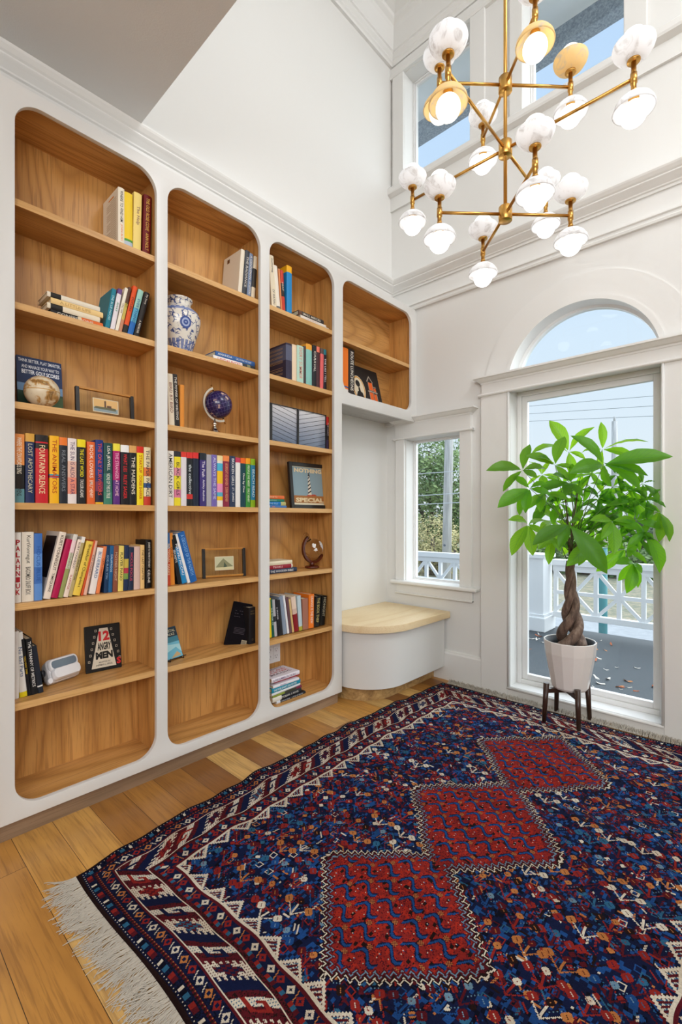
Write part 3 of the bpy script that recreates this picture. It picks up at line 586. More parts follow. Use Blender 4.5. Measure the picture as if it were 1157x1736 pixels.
 ('R', 6, 1.7939, 0.026, 0.1996, -4.3, 1.99, 0.478, 0.14, '#c0d4dc 0,#c0d4dc .88,#b0a83a .88', '', '#4a6a8a', 'pale blue hardcover', ''),
 ('R', 6, 1.8227, 0.0424, 0.177, -1.2, 1.99, 0.478, 0.14, '#a8705c', '', '#e8c8b8', 'brownish pink hardcover', ''),
 ('R', 6, 1.8671, 0.0405, 0.196, 1.1, 1.99, 0.478, 0.14, '#ef7c22', 'ORANGE IS THE NEW*', '#efe0d0', 'bright orange hardcover', ''),
 ('R', 6, 1.9111, 0.0428, 0.1765, 4.5, 1.99, 0.478, 0.14, '#1a1918', 'THE BOOK THIEF*', '#c8b870', 'black hardcover with gold lettering', ''),
 ('R', 6, 1.9577, 0.0399, 0.1743, 7.0, 1.99, 0.478, 0.14, '#14130f', 'MIDNIGHT*', '#b0a890', 'black hardcover at the right end', ''),
 ('C', 2, 2.1484, 0.0609, 0.299, 0, 1.99, 1.885, 0.15, '#f07a1c 0,#f07a1c .78,#3a5a9a .8,#f07a1c .83,#e8e0e0 .86,#1c3a7a .95', '', '#c06a4a', 'tall orange hardcover with a blue foot at the left edge', ''),
 ('C', 2, 2.2137, 0.0546, 0.304, 0, 1.99, 1.885, 0.15, '#2a2320', 'ROUTE LUNCHEONS*', '#efe9dc', 'dark brown hardcover with white lettering', ''),
]
# ---------------------------------------------------------------- books
PAGE = mat('book_pages', '#e2d3b4', 0.8)
def parse_bands(s, h):
    out = []
    for t in s.split(','):
        t = t.strip().split(' '); out.append((float(t[1]) if len(t) > 1 else 0.0, t[0]))
    return out
def book_parts(root, w, h, d, bands, title, tcol, mode=''):
    th = 0.0022 if w > 0.016 else 0.0012; b = min(0.0035, w * 0.13)
    bands = parse_bands(bands, h); zs = [h * (1 - p[0]) for p in bands] + [0.0]
    cols = []; mi = []
    for _, c in bands:
        if c not in cols: cols.append(c)
        mi.append(cols.index(c))
    n = 6
    sp = [(w * i / n, b * (2.0 * i / n - 1) ** 2) for i in range(n + 1)]
    poly = [(0, d)] + sp + [(w, d), (w - th, d)] + [(w - th, b + th + 0.001), (th, b + th + 0.001)] + [(th, d)]
    mb = MB(); k = len(poly)
    for i in range(len(bands)):
        z1, z0 = zs[i], zs[i + 1]
        if z1 - z0 < 1e-6: continue
        vs = [(x, y, z0) for x, y in poly] + [(x, y, z1) for x, y in poly]
        mb.add(vs, [(j, (j + 1) % k, k + (j + 1) % k, k + j) for j in range(k)], mi[i])
    for zc, mm in ((0.0, mi[-1]), (h, mi[0])):
        vs = [(x, y, zc) for x, y in poly]
        mb.add(vs, [tuple(range(0, k))], mm)
    cov = mb.build('cover', [ink(c) for c in cols], root)
    pg = MB(); pg.box((th + 0.0002, b + th + 0.0012, 0.003), (w - th - 0.0002, d - 0.003, h - 0.003)); pg.build('pages', PAGE, root)
    if title:
        tcs = tcol.split(','); mb = MB(); top = 0.15 if (len(bands) > 1 and bands[1][0] < 0.15) else 0.05
        two = '*' in title; a, c2 = (title.split('*') + [''])[:2]
        if mode == 'stack':
            m = len(a); hh = h * 0.80 / m
            for i, ch in enumerate(a):
                z1 = h * 0.90 - i * hh
                put_text(mb, ch, lambda u, v, z1=z1: (w * (0.18 + 0.64 * u), -0.0005, z1 - hh * 0.86 + v * hh * 0.82), 0, 0.03)
        else:
            def line(s, za, zb, fr, idx):
                cw = w * fr; vs, fs, asp = text_geo(s, 0.004); L = (za - zb) * h
                L2 = min(L, asp * cw * 1.25); off = (L - L2) / 2 if idx == 0 and not c2 else 0
                x0 = (w - cw) / 2
                put_text(mb, s, lambda u, v: (x0 + cw * v, -0.0005, h * za - off - u * L2), idx, 0.004)
            if c2: line(a, 1 - top, 0.42 if len(a) >= len(c2) else 0.55, 0.44, 0); line(c2, 0.38 if len(a) >= len(c2) else 0.5, 0.10, 0.42, len(tcs) - 1)
            else: line(a, 1 - top, 0.14 if len(a) > 9 else 0.3, 0.48, 0)
        if mb.v: mb.build('title', [ink(c) for c in tcs], root)
    return cov
ORD = ['top', 'second', 'third', 'fourth', 'fifth', 'sixth']
BN = {'L': 'left bay', 'M': 'middle bay', 'R': 'right bay', 'C': 'corner cabinet'}
def where(bay, s):
    if bay == 'C': return 'in the corner cabinet'
    return '%s shelf, %s' % (ORD[s - 1], BN[bay])
special = {}
for (bay, s, x, w, h, ln, y, z, d, bands, title, tc_, desc, mode) in BOOKS:
    a = math.radians(ln); zo = z + 0.0005 + (w * math.sin(a) if a > 0 else 0)
    d = min(d, YB - y - 0.002)
    nm = 'paperback_book' if 'paperback' in desc else ('hardcover_book' if 'hardcover' in desc else 'book')
    r = thing(nm, desc + ', ' + where(bay, s), 'book', (x, y, zo), 'books on the %s' % ('lower shelf of the corner cabinet' if bay == 'C' else where(bay, s).replace(',', ' of the')), (0, a, 0))
    book_parts(r, w, h, d, bands, title, tc_, mode)
    special[(bay, s, round(x, 2))] = (r, w, h, d)
    if desc.startswith('wide cream dust'):
        q = MB()
        for i in range(24):
            zz = h * (0.86 - 0.032 * i); q.add([(-0.0006, 0.02, zz), (-0.0006, 0.02 + (0.10 if i % 5 else 0.06), zz), (-0.0006, 0.02 + (0.10 if i % 5 else 0.06), zz + 0.0022), (-0.0006, 0.02, zz + 0.0022)], [(0, 1, 2, 3)])
        q.build('back_cover_text', ink('#b89a6a'), r)
        q = MB(); q.add([(-0.0006, 0.045, h * .9), (-0.0006, 0.1, h * .9), (-0.0006, 0.1, h * .925), (-0.0006, 0.045, h * .925)], [(0, 1, 2, 3)]); q.build('back_cover_heading', ink('#e08a2e'), r)
    if desc.startswith('thick dark violet'):
        q = MB()
        for i, zz in enumerate([.88, .85, .78, .75, .67, .64, .56, .53, .50, .36, .31, .28, .22, .19]):
            q.add([(-0.0006, 0.03, h * zz), (-0.0006, 0.15, h * zz), (-0.0006, 0.15, h * zz + 0.002), (-0.0006, 0.03, h * zz + 0.002)], [(0, 1, 2, 3)])
        q.build('back_cover_text', ink('#c0a070'), r)
    if desc.startswith('cream hardcover with its back'):
        q = MB(); q.add([(-0.0006, 0.10, h * .84), (-0.0006, 0.122, h * .84), (-0.0006, 0.122, h * .93), (-0.0006, 0.10, h * .93)], [(0, 1, 2, 3)]); q.build('back_cover_badge', ink('#6a4420'), r)
    if desc.startswith('cream hardcover lettered Timequake'):
        q = MB(); q.add([(-0.0006, 0.02, h * .30), (-0.0006, d - 0.01, h * .30), (-0.0006, d - 0.01, h * .93), (-0.0006, 0.02, h * .93)], [(0, 1, 2, 3)]); q.build('back_cover_photo', ink('#15121c'), r)

def flat(x0, y0, z, L, D, T, bands, title, tcol, label, group, rz=0.0, nm='hardcover_book'):
    """a book lying flat, spine towards the room; x0 = left end of spine"""
    r = thing(nm, label, 'book', (x0 + L * math.cos(rz), y0 + L * math.sin(rz), z), group)
    r.rotation_euler = (Matrix.Rotation(rz, 4, 'Z') @ Matrix.Rotation(-PI / 2, 4, 'Y')).to_euler()
    book_parts(r, T, L, D, bands, title, tcol)
    return r
# flat pile, second shelf of the left bay (4)
g = 'books lying flat on the second shelf of the left bay'
z = 1.8755
for T, bands, title, tcl, lab in (
    (0.024, '#1c1b1c 0,#e6d2a8 .50,#e06a28 .57', 'CONFESSIONS*', '#d8d0c0', 'bottom book of the flat pile, half black and half orange spine'),
    (0.021, '#e9dcc2 0,#26241f .06,#e9dcc2 .28', '', '#3a3a3a', 'cream book third in the flat pile, black label at its left end'),
    (0.022, '#ecca8a', 'A LITTLE LIFE*', '#c09a58', 'straw yellow book lying second from the top of the flat pile'),
    (0.019, '#e9dfcb 0,#26241f .06,#e9dfcb .25', '', '#3a3a3a', 'pale book lying on top of the flat pile with a small black label')):
    flat(0.548 - 0.012 * (T < .022), 1.985, z, 0.185, 0.12, T - 0.0006, bands, title, tcl, lab + ', left bay', g); z += T
# flat pair, second shelf of the middle bay
g = 'two books lying flat on the second shelf of the middle bay'
flat(1.236, 1.985, 1.8755, 0.245, 0.15, 0.026, '#efe9e2 0,#3a3e40 .68,#8a8a6a .80,#3a3e40 .88', 'UNDAUNTED*', '#d8342c', 'white book lettered UNDAUNTED lying flat, middle bay', g)
flat(1.250, 1.988, 1.902, 0.232, 0.145, 0.024, '#3a66a4', 'AMANDA*CALL US WHAT WE CARRY', '#dfe6ee', 'blue book lying flat on top of the UNDAUNTED book', g)
# flat pair, top shelf of the right bay
g = 'books lying flat on the top shelf of the right bay'
flat(1.800, 1.985, 2.238, 0.215, 0.14, 0.016, '#c9c4ba', '', '#8a6a4a', 'grey-edged book at the bottom of the small pile, top shelf, right bay', g, -0.05)
flat(1.798, 1.985, 2.2545, 0.205, 0.14, 0.016, '#ece2d6', 'TO SLEEP IN A*', '#c8a090', 'cream book in the middle of the small pile, top shelf, right bay', g)
flat(1.788, 1.990, 2.271, 0.200, 0.14, 0.026, '#6a4a3a 0,#9aa6bc .12,#3a3430 .12', 'SMALL MERCIES*', '#e6dccb', 'dark spined book with pale blue cover topping the small pile', g)
# four small flat books, fourth shelf of the right bay
g = 'small books lying flat on the fourth shelf of the right bay'
z = 1.1735
for T, bands, t_, c_, lab, L in ((0.013, '#e8e6e2 0,#4a7ab8 .2', 'SEAS', '#e08a5a', 'blue and white book at the bottom of the small pile beside the lighthouse poster', .145), (0.020, '#1f78c0 0,#b9b87a .75', 'THE ISLE*', '#9ac8ea', 'bright blue book second in the small pile beside the lighthouse poster', .140), (0.015, '#1f7a62', 'GARDENS*', '#a8d8c8', 'green book third in the small pile beside the lighthouse poster', .128), (0.019, '#e0703a', 'HEARTH*', '#f0c8a0', 'orange book topping the small pile beside the lighthouse poster', .130)):
    flat(1.553, 1.99, z, L, 0.11, T - 0.0006, bands, t_, c_, lab, g); z += T
# three flat books, fifth shelf of the right bay
g = 'books lying flat on the fifth shelf of the right bay'
z = 0.8185
for T, bands, t_, c_, lab, L, x in ((0.024, '#26344e', 'THE WOODEN BIBLE*', '#e6e6e6', 'navy book at the bottom of the pile beside the glass globe', .20, 1.575), (0.021, '#9a2434 0,#e9e2d6 .95', 'TRAVELS*', '#e8c8c8', 'dark red book in the middle of the pile beside the glass globe', .17, 1.572), (0.022, '#e6dcc0', '', '#8a8068', 'cream book on top of the pile beside the glass globe', .17, 1.570)):
    flat(x, 1.99, z, L, 0.12, T - 0.0006, bands, t_, c_, lab, g); z += T
# seven flat books, bottom of the right bay
g = 'pile of books lying at the bottom of the right bay'
z = 0.1135
for T, bands, t_, c_, lab, L, x, rz in (
    (0.014, '#d8dce4 0,#1e2028 .12,#1e2028 .9', 'SHIPS AT DUSK*A STORY OF THE SEA', '#d8dce4', 'black and white paperback at the very bottom of the pile', .215, 1.625, .02),
    (0.026, '#e9e4d6 0,#26282e .30', 'THE HISTORIAN*A NOVEL', '#e8e6e0', 'thick cream and black paperback lying second from the bottom of the pile', .215, 1.597, .04),
    (0.012, '#8a9a3a 0,#3a3a2a .4,#7a2440 .8', '', '#e8e6e0', 'thin olive and maroon paperback in the lower half of the pile', .22, 1.597, .05),
    (0.013, '#e9eaec', '', '#9a9a9a', 'thin white paperback lying under the teal book', .22, 1.592, .08),
    (0.025, '#1c94b0', 'THE PUBLISHER\'S DAUGHTER*', '#eef4f4', 'teal hardcover in the upper half of the pile', .215, 1.593, .06),
    (0.014, '#eceaf0', 'ISLANDS*', '#8a6ab0', 'thin white hardcover lying on the teal book', .19, 1.60, .02)):
    flat(x, 1.985, z, L, 0.13, T - 0.0006, bands, t_, c_, lab + ', right bay', g, rz, 'hardcover_book' if 'hard' in lab else 'paperback_book'); z += T
flat(1.632, 2.015, z, .185, 0.11, 0.017, '#c81c3a', '', '#fff', 'red hardcover beside the white top cover of the pile, right bay', g, 0.0); 
r = flat(1.588, 1.982, z + 0.0176, .205, 0.14, 0.022, '#ece6ee', 'A FINE SUMMER ON THE BAY', '#6a4a7a', 'white hardcover with red printed words on its cover, topping the pile, right bay', g, 0.03)
q = MB()
for i, (s_, c_) in enumerate((('THE MOSTLY', 0), ('SOFT AND', 1), ('SOFTER', 1), ('MAGIC', 0))):
    put_text(q, s_, lambda u, v, i=i: (0.0225, 0.115 - 0.026 * i + 0.018 * v, 0.175 - 0.15 * u), c_, 0.02)
q.build('cover_print', [ink('#6a4a5a'), ink('#c84a4a')], r)

# ---------------------------------------------------------------- face-out things
def board(name, label, cat, c, W, H, T, rz=0.0, tilt=0.0, group=None):
    """upright slab: local x across, z up, front face at y=0 looking to -y; c = middle of the bottom front edge"""
    r = thing(name, label, cat, c, group); r.rotation_euler = (Matrix.Rotation(rz, 4, 'Z') @ Matrix.Rotation(-tilt, 4, 'X')).to_euler()
    return r
def quad(mb, x0, z0, x1, z1, mi=0, y=-0.0006):
    mb.add([(x0, y, z0), (x1, y, z0), (x1, y, z1), (x0, y, z1)], [(0, 1, 2, 3)], mi)
def poly(mb, pts, mi=0, y=-0.0008): mb.add([(x, y, z) for x, z in pts], [tuple(range(len(pts)))], mi)
def txt(mb, s, x0, z0, x1, z1, mi=0, y=-0.0012, bold=0.006): put_text(mb, s, lambda u, v: (x0 + (x1 - x0) * u, y, z0 + (z1 - z0) * v), mi, bold)

# golf book
r = board('hardcover_book', 'dark blue book titled Better Golf Scores leaning behind the stone globe', 'book', (0.538, 2.065, 1.5285), .15, .2, .02, 0.0, math.radians(8), 'books shown face-out')
q = MB(); q.box((-0.076, 0, 0), (0.076, 0.016, 0.205)); q.build('cover', ink('#22406c'), r, bevel=0.001)
q = MB(); quad(q, -0.076, 0, 0.076, 0.07, 0); quad(q, -0.076, 0.07, 0.076, 0.10, 1); quad(q, -0.076, 0.10, 0.076, 0.205, 2); poly(q, [(-.02, .0), (.076, .0), (.076, .06), (.03, .066)], 3)
q.build('cover_picture', [ink('#2c4a3a'), ink('#6f93b8'), ink('#1c2f56'), ink('#44603a')], r)
q = MB(); txt(q, 'THINK BETTER, PLAY SMARTER,', -.070, .181, .072, .196); txt(q, 'AND MANAGE YOUR WAY TO', -.060, .160, .066, .173); txt(q, 'BETTER GOLF SCORES', -.060, .138, .066, .154, bold=.025)
q.build('title', ink('#e8ecf2'), r)
# 12 Angry Men
r = board('paperback_book', 'black book titled 12 Angry Men standing face-out on the sixth shelf', 'book', (0.784, 2.108, 0.4690), .13, .19, .012, math.radians(-4), math.radians(9), 'books shown face-out')
q = MB(); q.box((-0.071, 0, 0), (0.071, 0.012, 0.192)); q.build('cover', ink('#191716'), r, bevel=0.002)
q = MB(); poly(q, [(-.050, .014), (.048, .014), (.020, .178), (-.014, .178)]); q.build('cover_picture', ink('#d8cdb8'), r)
q = MB(); txt(q, '12', -.018, .125, .026, .166, 0, bold=.05)
txt(q, 'ANGRY', -.024, .086, .030, .118, 1, bold=.04); txt(q, 'MEN', -.032, .050, .036, .080, 1, bold=.06); txt(q, 'ADAPTED BY', -.022, .034, .026, .040, 1); txt(q, 'SHERMAN L. SERGEL', -.032, .022, .034, .029, 1)
q.build('title', [ink('#c8282c'), ink('#1c1a18')], r)
q = MB()
for i in range(6):
    for sx, xx in ((-1, -.028 - .006 * i), (1, .034 + .006 * i)):
        zz = .165 - .025 * i
        for dz in (0, .008): quad(q, xx - .004, zz + dz, xx + .004, zz + dz + .0015)
        for dx in (-.004, .0025): quad(q, xx + dx, zz, xx + dx + .0015, zz + .0095)
q.build('chair_marks', ink('#c8bca8'), r)
q = MB(); txt(q, 'S', .050, .018, .068, .046, 0, bold=.05); q.build('publisher_mark', ink('#c8282c'), r)

# stone globe (no stand)
r = thing('stone_globe', 'small cream and tan mineral globe resting in front of the golf book', 'globe', (0.523, 2.000, 1.5275))
t = NT('cream_mineral'); v = t.mapping((1, 1, 1)); n1 = t.noise(v, 22, 3, 0.6, 0.6); n2 = t.noise(v, 60, 2)
c = t.ramp(n1, [(0.0, '#e6d9c0'), (0.50, '#dcccae'), (0.58, '#b88a4c'), (0.66, '#7a5224'), (0.75, '#e0c890')])
vo = t.n('TexVoronoi'); t.l(v, vo.inputs['Vector']); vo.inputs['Scale'].default_value = 70
c = t.mix(t.ramp(vo.outputs['Distance'], [(0.0, 0.5), (0.14, 0.0)]), c, '#5a4030')
t.l(c, t.b.inputs['Base Color']); t.b.inputs['Roughness'].default_value = 0.3
q = MB(); q.lathe([(max(0.0005, 0.058 * math.sin(PI * i / 24)), 0.058 - 0.058 * math.cos(PI * i / 24)) for i in range(25)], n=36); q.build('ball', t.m, r)
q = MB(); q.lathe([(0.0583 * math.sin(math.radians(a)), 0.058 - 0.0583 * math.cos(math.radians(a))) for a in (88.7, 91.3)], n=36); q.build('equator_ring', ink('#c09040'), r)

# two glass picture frames with postcards
BLK = mat('frame_black', '#1c1a19', 0.4); HONEY = wood('honey_strip', 0, '#e0a850', '#c88a34', '#8a5218', rings=6)
FG = mat('frame_glass_back', '#a89c8c', 0.25)
FG2 = NT('clear_frame_glass'); 
def picture(label, c, W, H, rz, tilt, kind):
    r = board('picture_frame', label, 'picture frame', c, W, H, .01, rz, tilt, 'glass picture frames with black ends')
    q = MB(); q.box((-W / 2 + .014, .003, .012), (W / 2 - .014, .006, H - .010)); q.build('glass', glass_mat('frame_glass_' + kind), r)
    for sx in (-1, 1):
        q = MB(); q.box((sx * (W / 2 - .007) - .007, -.004, 0.0), (sx * (W / 2 - .007) + .007, .012, H - .004)); q.build('end_post', BLK, r, bevel=.001)
    for zz in (0.004, H - .010):
        q = MB(); q.box((-W / 2 + .004, -.003, zz), (W / 2 - .004, .011, zz + .009)); q.build('wood_strip', HONEY, r, bevel=.001)
    q = MB(); cw, ch = W * .44 / 2, H * .46
    z0 = (H - ch) / 2 - .004; q.box((-cw, .0015, z0), (cw, .0028, z0 + ch)); pc = q.build('postcard', ink('#ddd2b4'), r)
    q = MB()
    if kind == 'harbour':
        quad(q, -cw + .003, z0 + .003, cw - .003, z0 + ch * .35, 0, .0012); quad(q, -cw + .003, z0 + ch * .35, cw - .003, z0 + ch - .003, 1, .0012)
        poly(q, [(-cw + .003, z0 + ch * .25), (cw - .01, z0 + ch * .22), (cw - .012, z0 + ch * .42), (-cw + .01, z0 + ch * .40)], 2, .0010)
        quad(q, -.006, z0 + ch * .40, .001, z0 + ch * .80, 3, .0009); quad(q, .004, z0 + ch * .38, .022, z0 + ch * .55, 3, .0009); poly(q, [(-.0075, z0 + ch * .80), (.0025, z0 + ch * .80), (-.0025, z0 + ch * .9)], 3, .0008)
        ms = ['#8fa0a4', '#e2b878', '#6a6a52', '#6a5040']
    else:
        quad(q, -cw + .003, z0 + .003, cw - .003, z0 + ch - .003, 0, .0012)
        poly(q, [(-cw + .003, z0 + ch * .2), (cw - .003, z0 + ch * .25), (cw * .4, z0 + ch * .55), (-cw * .1, z0 + ch * .86), (-cw * .6, z0 + ch * .5)], 1, .0010)
        poly(q, [(-cw * .1, z0 + ch * .2), (cw * .3, z0 + ch * .25), (0, z0 + ch * .6)], 2, .0009); quad(q, -cw + .003, z0 + .003, cw - .003, z0 + ch * .22, 3, .0009)
        ms = ['#c9c8a4', '#8a8a68', '#4a5a48', '#d6cda0']
    q.build('postcard_picture', [ink(m_) for m_ in ms], pc)
    return r
picture('wide glass frame with lighthouse postcard, third shelf of the left bay', (0.772, 2.055, 1.5275), .232, .125, 0.0, math.radians(5), 'harbour')
picture('glass frame with mountain postcard between black ends, fifth shelf of the middle bay', (1.345, 2.055, 0.8185), .222, .150, math.radians(-16), math.radians(5), 'mountain')

# stereo slide viewer
WH = mat('viewer_white', '#e6e4e6', 0.3); BK = mat('viewer_black', '#23242a', 0.35)
r = thing('slide_viewer', 'white toy slide viewer resting tilted on the sixth shelf beside black books', 'slide viewer', (0.630, 2.075, 0.470), rot=(0, 0, math.radians(20))); r.scale = (1.04, 1.0, 1.28)
def loft(mb, rings, mi=0, smooth=False):
    k = len(rings[0]); vs = [p for rg in rings for p in rg]
    fs = [(i * k + j, i * k + (j + 1) % k, (i + 1) * k + (j + 1) % k, (i + 1) * k + j) for i in range(len(rings) - 1) for j in range(k)]
    mb.add(vs, fs + [tuple(reversed(range(k))), tuple((len(rings) - 1) * k + j for j in range(k))], mi, smooth)
tl = Matrix.Rotation(math.radians(-28), 4, 'X')
def rr(w, h, r_, y, cz, n=5): return [tuple(tl @ Vector((x, y, z + cz))) for x, z in rrect(-w / 2, -h / 2, w / 2, h / 2, r_, n)]
q = MB(); loft(q, [rr(.118, .066, .014, -.004, .046), rr(.126, .074, .016, .004, .046), rr(.124, .072, .016, .030, .046), rr(.100, .056, .014, .052, .046), rr(.092, .05, .014, .060, .046)]); q.build('body', WH, r, bevel=.0015)
q = MB(); loft(q, [rr(.104, .030, .012, -.022, .030), rr(.114, .036, .014, -.012, .030), rr(.116, .038, .014, .004, .030)]); q.build('lower_front', WH, r, bevel=.001)
q = MB(); loft(q, [rr(.112, .034, .014, -.012, .060), rr(.120, .040, .016, -.006, .060), rr(.120, .040, .016, .000, .060)]); hd = q.build('front_hood', WH, r, bevel=.001)
q = MB(); loft(q, [rr(.100, .024, .010, -.0135, .060), rr(.100, .024, .010, -.0115, .060)]); q.build('window', mat('viewer_screen', '#6a7684', 0.15), hd)
q = MB(); q.box((-.03, .012, .0822), (.03, .034, .0832), 0, tl); q.v += []; bpl = q
put_text(q, 'VIEW-MASTER', lambda u, v: tuple(tl @ Vector((-.034 + .068 * u, .010 + .010 * v, .0836))), 1, .04); q.build('name_plate', [WH, BK], r)
for sx in (-.026, .026):
    q = MB(); q.tube([tl @ Vector((sx, .056, .046)), tl @ Vector((sx, .075, .046))], [.018, .020], 16); q.build('eyepiece', BK if sx < 0 else WH, r)
q = MB(); q.tube([tl @ Vector((-.062, .022, .052)), tl @ Vector((-.078, .022, .048))], [.010, .013], 14); q.build('lever', BK, r)
q = MB(); q.tube([(-.045, .03, .006), (-.062, .02, .010), (-.066, .0, .018)], [.010, .009, .008], 10); q.build('strap_lug', WH, r)

# ginger jar
t = NT('blue_white_porcelain'); c_ = t.n('TexCoord'); sp_ = t.n('SeparateXYZ'); t.l(c_.outputs['Object'], sp_.inputs[0])
v = t.mapping((1, 1, 1)); wv = t.n('TexVoronoi', feature='DISTANCE_TO_EDGE'); nn = t.n('TexNoise'); t.l(v, nn.inputs['Vector']); nn.inputs['Scale'].default_value = 30
vm = t.n('VectorMath', operation='MULTIPLY_ADD'); t.l(nn.outputs['Color'], vm.inputs[0]); vm.inputs[1].default_value = (.03, .03, .03); t.l(v, vm.inputs[2])
t.l(vm.outputs[0], wv.inputs['Vector']); wv.inputs['Scale'].default_value = 46
curl = t.ramp(wv.outputs['Distance'], [(0.05, 1.0), (0.13, 0.0)])
brk = t.ramp(t.noise(v, 38, 2), [(0.46, 0.0), (0.54, 1.0)])
curl = t.math('MULTIPLY', curl, brk)
body = t.mix(curl, '#e4dfd4', '#3d5086')
# lotus panels at the foot and a band at the shoulder
th_ = t.math('ARCTAN2', sp_.outputs[1], sp_.outputs[0]); pt = t.math('ABSOLUTE', t.math('SINE', t.math('MULTIPLY', th_, 11.0)))
foot = t.math('MULTIPLY', t.math('LESS_THAN', sp_.outputs[2], 0.058), t.math('GREATER_THAN', pt, 0.45))
body = t.mix(t.math('MULTIPLY', foot, 0.8), body, '#4a62a0')
sh = t.math('MULTIPLY', t.math('GREATER_THAN', sp_.outputs[2], 0.185), t.math('LESS_THAN', sp_.outputs[2], t.math('ADD', 0.196, t.math('MULTIPLY', pt, 0.008))))
body = t.mix(t.math('MULTIPLY', sh, 0.8), body, '#5f78b4')
t.l(body, t.b.inputs['Base Color']); t.b.inputs['Roughness'].default_value = 0.12
r = thing('porcelain_jar', 'blue and white porcelain jar on the second shelf of the middle bay', 'vase', (1.095, 2.050, 1.8755))
prof = [(0.0005, 0.004), (.052, .002), (.055, .0), (.056, .006), (.058, .02), (.074, .07), (.088, .12), (.096, .155), (.096, .172), (.086, .195), (.066, .212), (.054, .222), (.051, .236), (.055, .250), (.060, .254), (.060, .258), (.055, .258), (.048, .245), (.046, .222), (.060, .205), (.0005, .19)]
q = MB(); q.lathe(prof, n=48); q.build('body', t.m, r)
for a in (-100, -15, 150):
    q = MB(); aa = math.radians(a)
    for rad, mi_ in ((.026, 0), (.018, 1), (.011, 0), (.005, 1)):
        pts = []
        for i in range(16):
            b_ = 2 * PI * i / 16; zz = .128 + rad * math.sin(b_); R_ = np.interp(zz, [.07, .12, .155, .172], [.074, .088, .096, .096]) + .0008 + (.0265 - rad) * .02
            da = rad * math.cos(b_) / R_; pts.append((R_ * math.cos(aa + da), R_ * math.sin(aa + da), zz))
        R0 = np.interp(.128, [.07, .12, .155], [.074, .088, .096]) + .0012 + (.0265 - rad) * .03
        q.add(pts + [(R0 * math.cos(aa), R0 * math.sin(aa), .128)], [(i, (i + 1) % 16, 16) for i in range(16)], mi_)
    q.build('flower_medallion', [mat('cobalt', '#44599a', .15), mat('pale_cobalt', '#a9b8dc', .15)], r)

# desk globe
CHR = mat('polished_nickel', '#d8d0c4', 0.16, 1.0)
t = NT('lapis'); v = t.mapping((1, 1, 1)); c_ = t.n('TexCoord'); sp_ = t.n('SeparateXYZ'); t.l(c_.outputs['Object'], sp_.inputs[0])
lat = t.math('ARCSINE', t.math('MAXIMUM', -1.0, t.math('MINIMUM', 1.0, t.math('DIVIDE', sp_.outputs[2], 0.068)))); lon = t.math('ARCTAN2', sp_.outputs[1], sp_.outputs[0])
def gl_(a, k): x = t.math('FRACT', t.math('MULTIPLY', a, k)); return t.math('LESS_THAN', x, 0.055)
grid = t.math('MAXIMUM', gl_(lat, 12 / PI), gl_(lon, 12 / PI))
land = t.ramp(t.noise(v, 17, 4, 0.55), [(0.53, 0.0), (0.56, 1.0)])
c = t.mix(land, '#241c4e', '#4a3a66'); c = t.mix(t.math('MULTIPLY', t.ramp(t.noise(v, 90, 2), [(0.52, 0), (0.6, 1.0)]), land), c, '#d8b8a0'); c = t.mix(t.math('MULTIPLY', grid, 0.6), c, '#8f86b8')
t.l(c, t.b.inputs['Base Color']); t.b.inputs['Roughness'].default_value = 0.15; LAPIS = t.m
r = thing('desk_globe', 'dark blue desk globe on a polished stand, third shelf of the middle bay', 'globe', (1.272, 2.035, 1.5275))
q = MB(); q.lathe([(.0005, .0), (.037, .0), (.039, .004), (.036, .008), (.030, .011), (.029, .015), (.026, .018), (.019, .024), (.015, .032), (.011, .040), (.009, .043), (.009, .046), (.0125, .052), (.0125, .056), (.008, .061), (.0055, .064), (.0055, .078), (.0005, .079)], n=32); q.build('base', CHR, r)
gc = Vector((0.022, 0.0, .152)); ax = Vector((-math.sin(math.radians(24)), 0, math.cos(math.radians(24))))
q = MB(); q.lathe([(max(.0004, .068 * math.sin(PI * i / 28)), .068 * math.cos(PI * i / 28)) for i in range(29)], n=44)
ball = q.build('ball', LAPIS, r, loc=gc, rot=(0, math.radians(-24), 0))
pts = []
for i in range(29):
    a = math.radians(-24 + 180 * i / 28); pts.append(gc + Vector((-.080 * math.sin(a + 0.0), 0, .080 * math.cos(a))))
# arc runs from the upper pin round the left side to the lower pin
pts = [gc + Vector((.080 * math.cos(math.radians(b)), 0, .080 * math.sin(math.radians(b)))) for b in [114 + 180 * i / 28 for i in range(29)]]
q = MB()
for i in range(28):
    a, b = pts[i] - gc, pts[i + 1] - gc
    for w0 in (0,):
        an, bn = a.normalized(), b.normalized()
        vs = []
        for P_, N_ in ((pts[i], an), (pts[i + 1], bn)):
            vs += [P_ - N_ * .004 + Vector((0, -.004, 0)), P_ + N_ * .006 + Vector((0, -.004, 0)), P_ + N_ * .006 + Vector((0, .004, 0)), P_ - N_ * .004 + Vector((0, .004, 0))]
        q.add(vs, [(0, 1, 5, 4), (1, 2, 6, 5), (2, 3, 7, 6), (3, 0, 4, 7)])
q.build('meridian_arm', mat('brushed_nickel', '#cfc6b8', .3, 1.0), r)
q = MB(); q.tube([gc + ax * .064, gc + ax * .098], .0035, 10); q.tube([gc - ax * .064, gc - ax * .098], .0035, 10); q.build('axis_pin', mat('pin_gold', '#d0a868', .25, 1.0), r)

